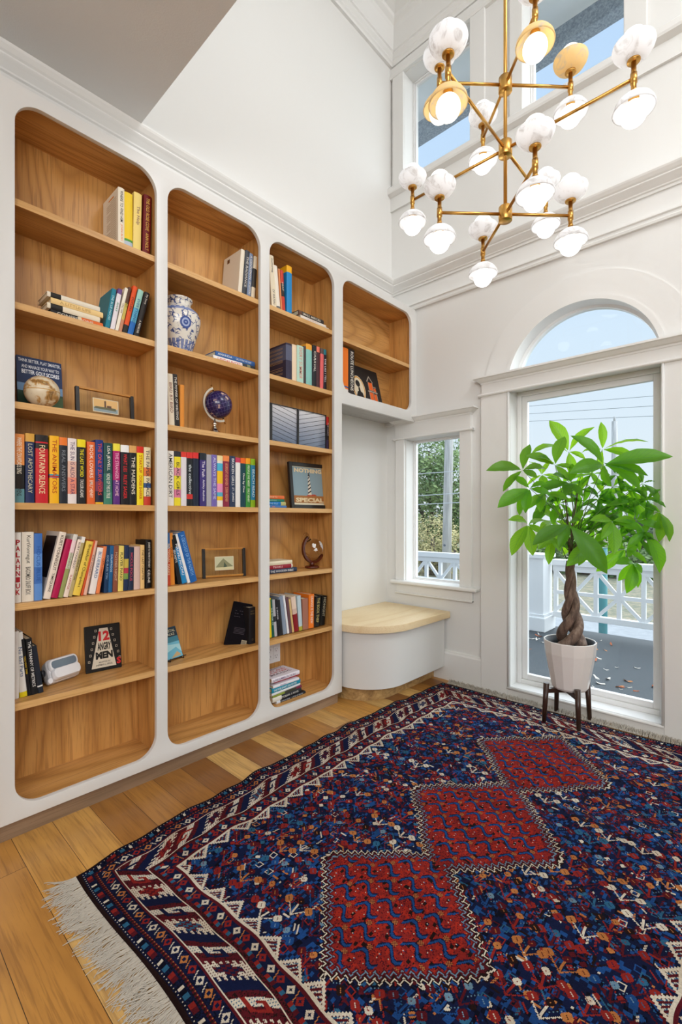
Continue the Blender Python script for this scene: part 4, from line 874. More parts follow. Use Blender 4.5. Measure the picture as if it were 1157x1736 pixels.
# travel book on an easel, sixth shelf of the middle bay
r = board('travel_book', 'blue coastal guide book propped on a small black easel, sixth shelf', 'book', (1.064, 2.030, 0.4745), .1, .15, .01, math.radians(14), math.radians(22), 'books shown face-out')
q = MB(); q.box((-.048, 0, 0), (.048, .010, .145)); q.build('cover', ink('#1c3c50'), r, bevel=.001)
q = MB(); quad(q, -.046, .0, .046, .075, 0); quad(q, -.046, .075, .046, .10, 1); quad(q, -.046, .10, .046, .14, 2); poly(q, [(-.046, .03), (.02, .05), (.046, .022), (.046, .06), (-.046, .07)], 3, -.0009); poly(q, [(-.02, .005), (.04, .01), (.02, .03)], 4, -.001)
q.build('cover_picture', [ink('#6fb8d0'), ink('#3f7f92'), ink('#1a2c38'), ink('#a8d8e0'), ink('#c9a878')], r)
q = MB(); txt(q, 'COASTAL', -.038, .122, .038, .134); txt(q, 'WALKS', -.03, .106, .03, .117); q.build('title', ink('#d8cfae'), r)
es = thing('book_easel', 'small black wire easel holding the blue coastal guide book', 'easel', (1.064, 2.028, 0.4685), rot=(0, 0, math.radians(14)))
q = MB()
for sx in (-.038, .038): q.tube([(sx, .10, .002), (sx, -.004, .002), (sx, -.012, .002), (sx, -.012, .016)], .002, 8)
q.tube([(-.052, -.012, .012), (.052, -.012, .012)], .002, 8); q.tube([(-.03, .022, .002), (0, .066, .11), (.03, .022, .002)], .002, 8)
q.build('wire_frame', BLK, es)

# two dark books, sixth shelf of the middle bay
r = thing('hardcover_book', 'black book with a barcode leaning back against its neighbour, sixth shelf', 'book', (1.356, 2.085, 0.4695), 'dark books on the sixth shelf of the middle bay')
r.rotation_euler = (Matrix.Rotation(math.radians(-55), 4, 'Z') @ Matrix.Rotation(0.0, 4, 'Y')).to_euler()
r.rotation_euler = (Matrix.Rotation(math.radians(16), 4, 'Y') @ Matrix.Rotation(math.radians(-38), 4, 'Z')).to_euler()
q = MB(); q.box((0, 0, 0), (.125, .030, .225)); q.build('cover', mat('matte_black_cover', '#120f14', 0.85, 0.0, Specular_IOR_Level=0.1), r, bevel=.003)
q = MB(); q.box((.004, .003, .2245), (.124, .027, .2256)); q.build('pages', ink('#3a3340'), r)
q = MB(); quad(q, .085, .016, .112, .040, 0); q.build('barcode_label', ink('#b8a888'), r)
q = MB()
for i in range(8): quad(q, .088 + .0027 * i, .019, .0892 + .0027 * i, .037, 0, -.0012)
for i, zz in enumerate((.095, .088, .081, .074, .067)): quad(q, .035, zz, .09, zz + .0018, 1)
for i in range(9): quad(q, .02 + .011 * (i % 4), .150 + .015 * (i // 3), .028 + .011 * (i % 4), .152 + .015 * (i // 3), 1)
q.build('back_cover_print', [ink('#15120f'), ink('#4a404a')], r)
r = thing('hardcover_book', 'black leather book standing upright beside the leaning dark book', 'book', (1.452, 1.995, 0.4685), 'dark books on the sixth shelf of the middle bay')
book_parts(r, 0.040, 0.188, 0.14, '#1b1a1e', '', '#8a7448')
q = MB(); txt(q, 'HOLY', .008, .166, .032, .172, 0, -.0009); txt(q, 'BOOK', .008, .152, .032, .159, 0, -.0009)
q.lathe([(.004, 0), (.005, 0)], c=(.02, -.0008, .022), n=16, M=Matrix.Rotation(PI / 2, 4, 'X')); q.build('gilt_title', ink('#8a7448'), r)

# folding mirror-like panel, third shelf of the right bay
r = thing('folding_panel', 'black framed folding panel with grey slanted stripes, third shelf, right bay', 'decoration', (1.583, 1.995, 1.5275))
xs = (0.0, .020, .200, .212, .420); H = .208
q = MB(); q.box((0, -.004, 0), (.016, .020, H)); q.box((.197, -.004, 0), (.208, .016, H)); q.box((.424, -.002, 0), (.428, .016, H)); q.box((0, .006, 0), (.428, .016, H + .001)); q.box((0, -.003, H - .003), (.428, .014, H)); q.build('frame', BLK, r)
for (xa, xb, sl, nm_) in ((.016, .197, -1, 'left'), (.208, .424, 1, 'right')):
    q = MB(); n_ = 18
    for i in range(n_):
        z0, z1 = H * i / n_, H * (i + 1) / n_; quad(q, xa, z0, xb, z1, i, .004)
    ms = [mat('stripe_grey_%s_%d' % (nm_, i), (lin(.36 + .5 * (i / 17)), lin(.42 + .43 * (i / 17)), lin(.52 + .34 * (i / 17))), .25) for i in range(n_)]
    pn = q.build('panel', ms, r)
    q = MB()
    for i in range(-8, 16):
        z0 = i * .0245; dz = sl * (-.075 if sl < 0 else -.02) * sl
        a = (xa, z0 + (.042 if sl < 0 else 0)); b = (xb, z0 + (0 if sl < 0 else .055))
        # clip to the panel
        pts = []
        for s_ in range(13):
            u = s_ / 12; zz = a[1] + (b[1] - a[1]) * u
            if 0.001 < zz < H - .004: pts.append((a[0] + (b[0] - a[0]) * u, zz))
        if len(pts) > 1: p0, p1 = pts[0], pts[-1]; q.add([(p0[0], .0032, p0[1]), (p1[0], .0032, p1[1]), (p1[0], .0032, p1[1] + .0022), (p0[0], .0032, p0[1] + .0022)], [(0, 1, 2, 3)])
    q.build('stripe_lines', ink('#26242a'), pn)
r = thing('paperback_book', 'narrow black and red book behind the right end of the striped panel', 'book', (2.014, 1.990, 1.5275)); book_parts(r, .019, .2, .14, '#c22a24 0,#26222a .25,#3a2c4a .7', 'THE HUNT*', '#d8c0c0')

# NOTHING SPECIAL poster, fourth shelf of the right bay
r = board('framed_poster', 'black framed lighthouse poster lettered NOTHING SPECIAL', 'poster', (1.930, 2.045, 1.1735), .3, .27, .02, math.radians(-2), math.radians(6))
W2, H2, b_ = .150, .272, .022
q = MB(); q.box((-W2, -.012, 0), (-W2 + b_, .008, H2)); q.box((W2 - b_, -.012, 0), (W2, .008, H2)); q.box((-W2 + b_, -.012, 0), (W2 - b_, .008, b_)); q.box((-W2 + b_, -.012, H2 - b_), (W2 - b_, .008, H2)); q.box((-W2 + b_, -.001, b_), (W2 - b_, .006, H2 - b_)); q.build('frame', BLK, r, bevel=.002)
q = MB(); i0, i1, k0, k1 = -W2 + b_, W2 - b_, b_, H2 - b_
quad(q, i0, k0, i1, k1, 0, -.0016); quad(q, i0 + .004, k0 + .05, i1 - .004, k1 - .004, 1, -.002); quad(q, i0 + .004, k0 + .012, i1 - .004, k0 + .055, 2, -.0024); poly(q, [(i0 + .1, k0 + .050), (i1 - .07, k0 + .056), (i1 - .085, k0 + .064), (i0 + .115, k0 + .062)], 3, -.0027)
po = q.build('print', [ink('#e6dcc0'), ink('#8aa2ac'), ink('#a8703c'), ink('#b8503c')], r)
q = MB(); poly(q, [(-.013, k0 + .060), (.015, k0 + .060), (.008, k1 - .055), (-.005, k1 - .055)], 0, -.003)
for i in range(5):
    z_ = k0 + .066 + .022 * i; wa = .013 - .0016 * i; poly(q, [(-wa, z_), (wa + .001, z_ + .014), (wa + .001, z_ + .022), (-wa, z_ + .009)], 1, -.0034)
quad(q, -.007, k1 - .055, .010, k1 - .050, 1, -.0036); quad(q, -.003, k1 - .050, .006, k1 - .040, 1, -.0036); poly(q, [(-.005, k1 - .040), (.008, k1 - .040), (.0015, k1 - .032)], 1, -.0036)
q.build('lighthouse', [ink('#ded6c4'), ink('#2e2c2e')], po)
q = MB(); txt(q, 'NOTHING', i0 + .018, k1 - .036, i1 - .022, k1 - .010, 0, -.004, .05); txt(q, 'SPECIAL', i0 + .018, k0 + .016, i1 - .018, k0 + .042, 0, -.004, .05); q.build('lettering', ink('#e6d2a8'), po)

# glass globe decanter
MAH = wood('mahogany', 0, '#6a2a18', '#54200f', '#3a140a', rings=5, rough=.25)
DG = bpy.data.materials.new('decanter_glass'); DG.use_nodes = True; b_ = DG.node_tree.nodes['Principled BSDF']; b_.inputs['Transmission Weight'].default_value = 1.0; b_.inputs['Roughness'].default_value = 0.02; b_.inputs['IOR'].default_value = 1.12
r = thing('globe_decanter', 'clear glass globe decanter on a curved dark wood stand', 'decanter', (1.953, 2.055, 0.8185))
q = MB(); q.lathe([(.0005, 0), (.042, 0), (.044, .004), (.044, .010), (.038, .014), (.0005, .015)], n=28); q.lathe([(.006, .014), (.014, .018), (.016, .025), (.010, .034)], n=16); q.build('base', MAH, r)
gc = Vector((.012, 0, .118)); q = MB()
arcp = [gc + Vector((.083 * math.cos(math.radians(b)), 0, .083 * math.sin(math.radians(b)))) for b in [125 + 205 * i / 26 for i in range(27)]]
for i in range(26):
    vs = []
    for P_ in (arcp[i], arcp[i + 1]):
        N_ = (P_ - gc).normalized(); vs += [P_ - N_ * .007 + Vector((0, -.008, 0)), P_ + N_ * .007 + Vector((0, -.008, 0)), P_ + N_ * .007 + Vector((0, .008, 0)), P_ - N_ * .007 + Vector((0, .008, 0))]
    q.add(vs, [(0, 1, 5, 4), (1, 2, 6, 5), (2, 3, 7, 6), (3, 0, 4, 7)] + ([(0, 3, 2, 1)] if i == 0 else []) + ([(4, 5, 6, 7)] if i == 25 else []))
q.build('curved_stand', MAH, r)
q = MB(); Mx = Matrix.Rotation(math.radians(-38), 4, 'Y')
q.lathe([(.0005, -.058)] + [(.058 * math.sin(PI * i / 24), -.058 * math.cos(PI * i / 24)) for i in range(1, 22)] + [(.014, .062), (.014, .078), (.017, .080)], n=36, M=Mx); q.build('glass_globe', DG, r, loc=gc)
q = MB(); q.lathe([(.010, .074), (.010, .086), (.016, .090), (.018, .100), (.014, .110), (.0005, .112)], n=16, M=Mx); q.build('stopper', DG, r, loc=gc)
q = MB(); rnd = random.Random(5)
for (la, lo, s_) in ((25, -70, .022), (8, -50, .026), (-15, -42, .016), (35, -40, .018), (-5, -120, .012), (20, -130, .014)):
    cen = Vector((math.cos(math.radians(la)) * math.cos(math.radians(lo)), math.cos(math.radians(la)) * math.sin(math.radians(lo)), math.sin(math.radians(la))))
    u = cen.orthogonal().normalized(); w_ = cen.cross(u); pts = []
    for i in range(14):
        a = 2 * PI * i / 14; rr_ = s_ * rnd.uniform(.55, 1.2); pts.append((cen * .0585 + u * rr_ * math.cos(a) + w_ * rr_ * math.sin(a)).normalized() * .0586)
    q.add(pts + [cen * .0586], [(i, (i + 1) % 14, 14) for i in range(14)])
q.build('etched_continents', mat('frosted', '#e8e8e6', .6), r, loc=gc)

# face-out art book in the corner cabinet
r = board('art_book', 'black art book with a cameo oval and a small orange house on its cover', 'book', (2.455, 2.020, 1.8855), .3, .25, .02, 0.0, math.radians(14))
q = MB(); q.box((-.150, 0, 0), (.150, .018, .265)); q.build('cover', ink('#211c1a'), r, bevel=.001)
q = MB()
def oval(cx, cz, a, b, mi, y): poly(q, [(cx + a * math.cos(2 * PI * i / 28), cz + b * math.sin(2 * PI * i / 28)) for i in range(28)], mi, y)
oval(-.085, .095, .066, .092, 2, -.0008); oval(-.085, .095, .061, .087, 0, -.0011); oval(-.085, .095, .053, .078, 1, -.0014)
oval(-.090, .130, .022, .024, 2 + 1, -.0018); oval(-.083, .085, .010, .022, 3, -.0018); poly(q, [(-.125, .030), (-.045, .030), (-.055, .068), (-.080, .080), (-.105, .070)], 3, -.0018)
q.build('cameo_oval', [ink('#d8952c'), ink('#e0d2b8'), ink('#d8cdb4'), ink('#1c1918')], r)
q = MB()
poly(q, [(.015, .030), (.105, .030), (.105, .150), (.015, .150)], 1, -.0008); quad(q, .022, .035, .060, .090, 0, -.0012); quad(q, .070, .035, .098, .085, 0, -.0012); quad(q, .028, .108, .070, .165, 0, -.0012); quad(q, .078, .105, .100, .130, 0, -.0012)
poly(q, [(.010, .168), (.045, .215), (.080, .168), (.074, .166), (.045, .204), (.018, .166)], 2, -.0014); quad(q, .010, .094, .112, .101, 2, -.0014)
for xx in (.022, .034, .046, .058, .070, .084, .098): quad(q, xx, .100, xx + .003, .112, 2, -.0016)
for xx in (.020, .062, .100): quad(q, xx, .030, xx + .004, .095, 2, -.0016)
quad(q, .024, .112, .028, .168, 2, -.0016); quad(q, .068, .112, .072, .168, 2, -.0016); quad(q, .076, .134, .104, .139, 2, -.0016)
q.build('cover_house', [ink('#e8641c'), ink('#3a2a22'), ink('#b8aa9a')], r)
LEAVES = [((2.455, 0.984, 1.37), [(2.272, 1.1, 1.36), (2.427, 1.079, 1.258), (2.52, 0.972, 1.51), (2.575, 0.907, 1.377), (2.417, 0.894, 1.32)]),
 ((2.789, 0.86, 1.488), [(2.775, 0.961, 1.674), (2.8, 0.732, 1.61), (2.587, 0.99, 1.468), (2.76, 0.832, 1.344), (2.8, 0.776, 1.439)]),
 ((2.8, 0.693, 1.485), [(2.798, 0.7, 1.634), (2.8, 0.485, 1.503), (2.8, 0.543, 1.422), (2.8, 0.7, 1.374), (2.8, 0.798, 1.477)]),
 ((2.549, 0.853, 1.394), [(2.631, 0.831, 1.55), (2.399, 0.948, 1.434), (2.547, 0.78, 1.307), (2.41, 0.892, 1.425), (2.545, 0.756, 1.37)]),
 ((2.578, 0.632, 1.383), [(2.531, 0.773, 1.534), (2.408, 0.74, 1.332), (2.65, 0.46, 1.32), (2.692, 0.368, 1.408), (2.66, 0.616, 1.279), (2.627, 0.487, 1.252)]),
 ((2.57, 0.787, 1.298), [(2.507, 0.927, 1.259), (2.529, 0.714, 1.224), (2.447, 0.768, 1.225), (2.499, 0.753, 1.388), (2.429, 0.824, 1.333)]),
 ((2.44, 0.942, 1.271), [(2.46, 1.03, 1.339), (2.274, 1.039, 1.169), (2.387, 0.943, 1.142), (2.446, 0.998, 1.13), (2.416, 0.846, 1.29), (2.455, 0.843, 1.237)]),
 ((2.8, 0.643, 1.283), [(2.8, 0.754, 1.306), (2.8, 0.587, 1.161), (2.8, 0.509, 1.238), (2.8, 0.69, 1.197), (2.8, 0.558, 1.353)]),
 ((2.8, 0.543, 1.2), [(2.767, 0.666, 1.179), (2.8, 0.558, 1.095), (2.8, 0.433, 1.146), (2.8, 0.5, 1.104), (2.8, 0.439, 1.208), (2.8, 0.587, 1.298)]),
 ((2.455, 0.955, 1.087), [(2.321, 1.006, 1.107), (2.344, 0.996, 0.926), (2.423, 0.919, 0.926), (2.599, 0.909, 1.104), (2.429, 0.866, 1.038)]),
 ((2.43, 0.747, 1.089), [(2.249, 0.855, 0.989), (2.458, 0.589, 0.858), (2.359, 0.77, 0.974), (2.352, 0.671, 1.106), (2.393, 0.673, 1.157)]),
 ((2.8, 0.787, 1.199), [(2.8, 0.844, 1.103), (2.8, 0.7, 1.151), (2.778, 0.748, 1.293), (2.689, 0.843, 1.245)]),
 ((2.8, 0.439, 1.151), [(2.8, 0.396, 1.002), (2.8, 0.439, 0.998), (2.8, 0.479, 1.077), (2.792, 0.498, 1.182)]),
 ((2.8, 0.504, 1.049), [(2.8, 0.437, 0.845), (2.8, 0.521, 0.948), (2.745, 0.566, 0.965), (2.719, 0.614, 1.099), (2.764, 0.456, 1.018)]),
 ((2.8, 0.587, 0.958), [(2.746, 0.71, 0.835), (2.745, 0.64, 0.99), (2.8, 0.49, 0.888), (2.777, 0.612, 0.887)]),
 ((2.8, 0.55, 0.89), [(2.8, 0.619, 0.788), (2.748, 0.57, 0.734), (2.733, 0.5, 0.843), (2.658, 0.601, 0.888), (2.8, 0.53, 0.762)]),
 ((2.641, 0.711, 0.986), [(2.507, 0.784, 0.875), (2.562, 0.743, 0.877), (2.622, 0.631, 1.05), (2.504, 0.754, 1.039)]),
 ((2.614, 0.886, 1.016), [(2.487, 0.918, 0.956), (2.556, 0.887, 0.873), (2.55, 0.826, 0.944), (2.653, 0.981, 1.03)]),
 ((2.582, 0.921, 1.25), [(2.497, 0.91, 1.147), (2.632, 0.809, 1.213), (2.482, 0.975, 1.162), (2.556, 0.834, 1.297)]),
 ((2.684, 0.621, 1.104), [(2.634, 0.602, 0.936), (2.579, 0.645, 1.013), (2.8, 0.538, 1.104), (2.545, 0.686, 1.105)]),
 ((2.8, 0.798, 1.369), [(2.8, 0.89, 1.424), (2.8, 0.711, 1.316), (2.8, 0.81, 1.26), (2.8, 0.732, 1.412)]),
 ((2.8, 0.509, 1.294), [(2.8, 0.439, 1.192), (2.8, 0.528, 1.373), (2.8, 0.587, 1.343), (2.8, 0.457, 1.302), (2.8, 0.509, 1.194)]),
 ((2.8, 0.711, 1.162), [(2.8, 0.754, 1.032), (2.8, 0.628, 1.092), (2.8, 0.798, 1.2), (2.8, 0.69, 1.244)]),
 ((2.753, 0.957, 1.152), [(2.745, 1.04, 1.077), (2.8, 0.89, 1.103), (2.8, 0.949, 1.253), (2.8, 1.036, 1.205)]),
 ((2.8, 0.607, 1.035), [(2.8, 0.669, 0.94), (2.8, 0.528, 0.97), (2.8, 0.607, 1.127), (2.8, 0.548, 1.059)]),
 ((2.749, 0.992, 1.365), [(2.683, 0.95, 1.264), (2.756, 1.08, 1.304), (2.634, 1.026, 1.433), (2.8, 0.967, 1.443), (2.8, 0.9, 1.327)]),
 ((2.743, 0.895, 1.2), [(2.695, 0.845, 1.293), (2.8, 0.786, 1.214), (2.8, 0.843, 1.12), (2.682, 0.905, 1.074), (2.606, 0.98, 1.15), (2.785, 0.977, 1.262)]),
 ((2.8, 0.821, 1.273), [(2.657, 0.847, 1.31), (2.8, 0.747, 1.352), (2.8, 0.712, 1.23), (2.8, 0.814, 1.152), (2.755, 0.936, 1.215)]),
 ((2.8, 0.754, 1.354), [(2.739, 0.835, 1.329), (2.746, 0.794, 1.405), (2.8, 0.702, 1.402), (2.8, 0.65, 1.342), (2.8, 0.692, 1.248), (2.773, 0.797, 1.266)]),
 ((2.8, 0.711, 1.221), [(2.783, 0.764, 1.288), (2.8, 0.659, 1.277), (2.8, 0.599, 1.179), (2.8, 0.706, 1.086), (2.768, 0.784, 1.18)]),
 ((2.8, 0.628, 1.346), [(2.8, 0.603, 1.246), (2.792, 0.695, 1.289), (2.8, 0.688, 1.415), (2.8, 0.59, 1.421), (2.8, 0.537, 1.315)]),
 ((2.8, 0.798, 1.127), [(2.8, 0.836, 0.993), (2.783, 0.915, 1.115), (2.778, 0.819, 1.19), (2.8, 0.71, 1.153), (2.8, 0.718, 1.034)]),
 ((2.8, 0.732, 1.056), [(2.8, 0.776, 0.955), (2.8, 0.86, 1.05), (2.8, 0.756, 1.132), (2.8, 0.654, 1.1), (2.8, 0.669, 0.992)]),
 ((2.8, 0.844, 1.03), [(2.735, 0.857, 1.113), (2.8, 0.76, 1.057), (2.8, 0.74, 0.963), (2.8, 0.892, 0.907), (2.8, 0.943, 1.012)]),
 ((2.8, 0.607, 1.196), [(2.799, 0.694, 1.14), (2.8, 0.714, 1.24), (2.8, 0.606, 1.25), (2.8, 0.532, 1.217), (2.8, 0.535, 1.138), (2.8, 0.609, 1.103)]),
 ((2.8, 0.538, 1.104), [(2.8, 0.426, 1.064), (2.8, 0.513, 0.991), (2.8, 0.622, 1.015), (2.8, 0.633, 1.11), (2.8, 0.556, 1.198), (2.8, 0.454, 1.164)]),
 ((2.8, 0.669, 1.08), [(2.8, 0.718, 0.96), (2.8, 0.777, 1.054), (2.8, 0.734, 1.134), (2.8, 0.615, 1.171), (2.8, 0.589, 1.074), (2.8, 0.598, 0.98)]),
 ((2.8, 0.49, 1.215), [(2.8, 0.411, 1.17), (2.8, 0.485, 1.099), (2.8, 0.579, 1.169), (2.8, 0.547, 1.269), (2.8, 0.432, 1.262)]),
 ((2.8, 0.558, 1.262), [(2.8, 0.492, 1.159), (2.8, 0.605, 1.159), (2.8, 0.677, 1.242), (2.8, 0.621, 1.318), (2.8, 0.511, 1.342), (2.8, 0.464, 1.253)]),
 ((2.796, 0.936, 1.102), [(2.8, 0.844, 1.069), (2.768, 0.91, 0.97), (2.663, 0.972, 1.051), (2.688, 0.999, 1.173), (2.731, 0.867, 1.167)]),
 ((2.8, 0.648, 1.185), [(2.8, 0.545, 1.131), (2.8, 0.641, 1.074), (2.8, 0.756, 1.127), (2.8, 0.725, 1.215), (2.8, 0.657, 1.265), (2.8, 0.567, 1.231)]),
 ((2.8, 0.787, 0.959), [(2.8, 0.794, 1.048), (2.8, 0.665, 0.982), (2.8, 0.731, 0.866), (2.8, 0.845, 0.87), (2.77, 0.9, 0.962)]),
 ((2.8, 0.528, 1.015), [(2.8, 0.479, 1.092), (2.8, 0.457, 1.008), (2.8, 0.473, 0.926), (2.8, 0.575, 0.913), (2.8, 0.606, 0.99), (2.8, 0.594, 1.068)]),
 ((2.76, 0.972, 1.202), [(2.648, 0.946, 1.271), (2.8, 0.855, 1.225), (2.791, 0.885, 1.117), (2.669, 1.01, 1.082), (2.708, 1.081, 1.206)]),
 ((2.8, 0.89, 1.3), [(2.8, 0.82, 1.208), (2.8, 0.929, 1.178), (2.747, 0.997, 1.267), (2.743, 0.967, 1.348), (2.8, 0.848, 1.386), (2.8, 0.758, 1.293)]),
 ((2.8, 0.7, 1.127), [(2.8, 0.776, 1.165), (2.8, 0.65, 1.203), (2.8, 0.597, 1.1), (2.8, 0.683, 1.023), (2.8, 0.81, 1.071)])]
# ---------------------------------------------------------------- chandelier
BR = mat('satin_brass', '#c99a52', 0.28, 1.0)
def alabaster(name, tint, emis=0.0):
    t = NT(name); v = t.mapping((1, 1, 1)); n1 = t.noise(v, 20, 4, 0.62, 1.4)
    c = t.ramp(n1, [(0.3, tint), (0.50, tint), (0.72, '#d2d0cf')])
    nt = t.t; nt.nodes.remove(t.b)
    out_ = [n for n in nt.nodes if n.type == 'OUTPUT_MATERIAL'][0]
    d = t.n('BsdfDiffuse'); tr = t.n('BsdfTranslucent'); mx = t.n('MixShader'); mx.inputs[0].default_value = 0.5
    t.l(c, d.inputs[0]); t.l(c, tr.inputs[0]); t.l(d.outputs[0], mx.inputs[1]); t.l(tr.outputs[0], mx.inputs[2]); t.l(mx.outputs[0], out_.inputs[0])
    return t.m
ALA = alabaster('alabaster_white', '#f7f8fa'); ALW = alabaster('alabaster_amber', '#f3e0b4')
def glow(name, col, s):
    m = bpy.data.materials.new(name); m.use_nodes = True; b = m.node_tree.nodes['Principled BSDF']
    b.inputs['Base Color'].default_value = (0.9, 0.9, 0.88, 1); b.inputs['Emission Color'].default_value = col; b.inputs['Emission Strength'].default_value = s; return m
GLOW = glow('lit_globe', (1.0, 0.965, 0.92, 1), 2.4); GLOWW = glow('lit_globe_amber', (1.0, 0.90, 0.72, 1), 2.4)
ch = thing('chandelier', 'brass three-tier chandelier with paired alabaster shades hanging from the high ceiling', 'chandelier', (1.920, 0.843, 2.668))
C0 = Vector((0, 0, 0))
q = MB(); q.tube([(0, 0, -.30), (0, 0, 2.19)], .0075, 14); q.build('rod', BR, ch)
q = MB(); q.lathe([(.0005, 2.15), (.06, 2.152), (.062, 2.19), (.0005, 2.192)], n=28); q.build('canopy', BR, ch)
for dz, L, a0, amb in ((.270, .279, 45, 1), (0.0, .467, 0, 2), (-.273, .279, 45, 0)):
    q = MB(); q.lathe([(.0005, dz - .030), (.026, dz - .030), (.0275, dz - .0285), (.0275, dz + .0285), (.026, dz + .030), (.0005, dz + .030)], n=32); q.build('hub', BR, ch)
    for k in range(4):
        a = math.radians(a0 + 90 * k); D = Vector((math.cos(a), math.sin(a), 0)); E_ = D * L + Vector((0, 0, dz))
        q = MB(); q.tube([D * .02 + Vector((0, 0, dz)), E_], .0062, 12); q.build('arm', BR, ch)
        q = MB()
        q.tube([E_ + Vector((0, 0, -.056)), E_ + Vector((0, 0, .062))], .0085, 14)
        q.lathe([(.0085, -.018), (.0112, -.017), (.0112, .018), (.0085, .019)], c=tuple(E_), n=16); q.lathe([(.0085, -.046), (.0105, -.045), (.0105, -.040), (.0085, -.039)], c=tuple(E_), n=16)
        q.lathe([(.0005, .058), (.020, .058), (.0215, .060), (.0215, .064), (.0005, .064)], c=tuple(E_), n=24); q.lathe([(.0005, -.0585), (.014, -.0585), (.014, -.055), (.0005, -.055)], c=tuple(E_), n=20)
        q.build('lamp_stem', BR, ch)
        warm = (amb == 1 and k in (2, 1)) or (amb == 2 and k == 2)
        for sg in (1, -1):
            m1, m2 = (ALW, GLOWW) if (warm and sg == -1) or (amb == 1 and k == 3 and sg == 1) else (ALA, GLOW)
            pr = [(.006, .0), (.022, .0015), (.040, .009), (.055, .022), (.0645, .037), (.068, .050), (.0665, .0555), (.063, .053), (.060, .040), (.050, .024), (.036, .013), (.020, .0065), (.006, .006)]
            M_ = Matrix.Scale(sg, 4, Vector((0, 0, 1))); ec = E_ + Vector((0, 0, .064 if sg > 0 else -.0585))
            q = MB(); q.lathe(pr, c=tuple(ec), n=36, M=M_); sh_ = q.build('shade', m1, ch)
            q = MB(); gc = .066; q.lathe([(max(.0004, .0425 * math.sin(PI * i / 20)), gc - .0425 * math.cos(PI * i / 20)) for i in range(21)], c=tuple(ec), n=28, M=M_)
            q.lathe([(.016, .006), (.017, .008), (.017, .027), (.0005, .027)], c=tuple(ec), n=20, mi=1, M=M_)
            q.build('globe', [m2, BR], sh_)

# ---------------------------------------------------------------- rug
rng = np.random.default_rng(11)
CELL = 0.003; NX, NY = 760, 579
LX, LY = NX * CELL, NY * CELL
S, T = np.meshgrid((np.arange(NX) + .5) * CELL, (np.arange(NY) + .5) * CELL, indexing='ij')
PAL = ['#101838', '#1c4680', '#8a251f', '#54141c', '#d4c8b4', '#b8743e', '#2c5f7e', '#22120f', '#a32a1d', '#6c8ca0', '#080b1c']
NAVY, BLUE, RED, WINE, IVORY, TAN, TEAL, BROWN, BRIGHT, SLATE, DEEP = range(11)
img = np.full((NX, NY), NAVY)
nz = rng.random((NX // 4 + 1, NY // 3 + 1)).repeat(4, 0).repeat(3, 1)[:NX, :NY]
img[nz < .24] = BLUE; img[(nz > .86)] = WINE; img[nz > .90] = DEEP
# field: rows of flowering branches opening along the rug
def stamp(px, i, j, old=False):
    for dx, dy, c in px:
        x, y = i + dx, j + dy
        if 0 <= x < NX and 0 <= y < NY: img[x, y] = c
def flower(cx, cy, c, c2, r=4):
    out = []
    for a in range(-r, r + 1):
        for b in range(-r, r + 1):
            d = abs(a) + abs(b)
            if d <= r + 1: out.append((cx + a, cy + b, c2 if (a == b and abs(a) < r - 2) or d == 0 else c))
    return out
def branch(c, f1, f2, n=13):
    px = []
    for k in range(n):
        for w_ in (0, 1): px += [(k + w_, k, c if k % 3 or w_ else NAVY), (k + w_, -k, c if k % 3 or w_ else NAVY)]
    for k in range(n + 3): px += [(k, 0, c)] + ([(k, 1, c), (k, -1, NAVY)] if k > 3 else [])
    px += flower(n + 1, n + 1, f1, f2) + flower(n + 1, -n - 1, f1, f2) + flower(n + 5, 0, f2, f1, 3)
    for k in range(5, n): px += [(k + 5, k - 2, TEAL if k % 2 else NAVY), (k + 5, 2 - k, SLATE if k % 2 else NAVY), (k + 9, k - 4, RED if k % 2 else WINE)]
    return px
sets = [(IVORY, IVORY, WINE), (WINE, RED, NAVY), (RED, WINE, TAN), (TEAL, TEAL, NAVY), (IVORY, TAN, BROWN), (TAN, TAN, WINE), (RED, RED, IVORY), (BLUE, WINE, SLATE), (WINE, RED, TEAL), (BROWN, RED, NAVY), (RED, BROWN, TAN), (WINE, BLUE, SLATE)]
for _ in range(5200):
    i, j = int(rng.integers(40, NX - 40)), int(rng.integers(40, NY - 40)); c = [IVORY, RED, WINE, TEAL, TAN, WINE, RED, BROWN, BLUE, RED, WINE, DEEP][rng.integers(12)]
    k = rng.integers(6)
    if k == 0: stamp([(x, y, c) for x in range(0, 9) for y in (0, 1) if (x + y) % 3], i, j)
    elif k == 1: stamp([(y, x, c) for x in range(0, 8) for y in (0, 1)], i, j)
    elif k == 2: stamp([(x + y, x, c) for x in range(7) for y in (0, 1)], i, j)
    elif k == 3: stamp([(x, y, c) for x in range(2) for y in range(2)], i, j)
    elif k == 4: stamp([(x, y, c if abs(x - 2.5) + abs(y - 2.5) < 3.4 else DEEP) for x in range(6) for y in range(6)], i, j)
    else: stamp([(x, y, c) for x in range(7) for y in range(7) if x in (0, 6) or y in (0, 6)], i, j)
for a, i in enumerate(range(42, NX - 60, 23)):
    for j in range(48 + (a % 2) * 17, NY - 40, 33):
        s_ = sets[rng.integers(len(sets))]
        stamp(branch(*s_, n=int(rng.integers(9, 14))), i + int(rng.integers(-4, 5)), j + int(rng.integers(-4, 5)))
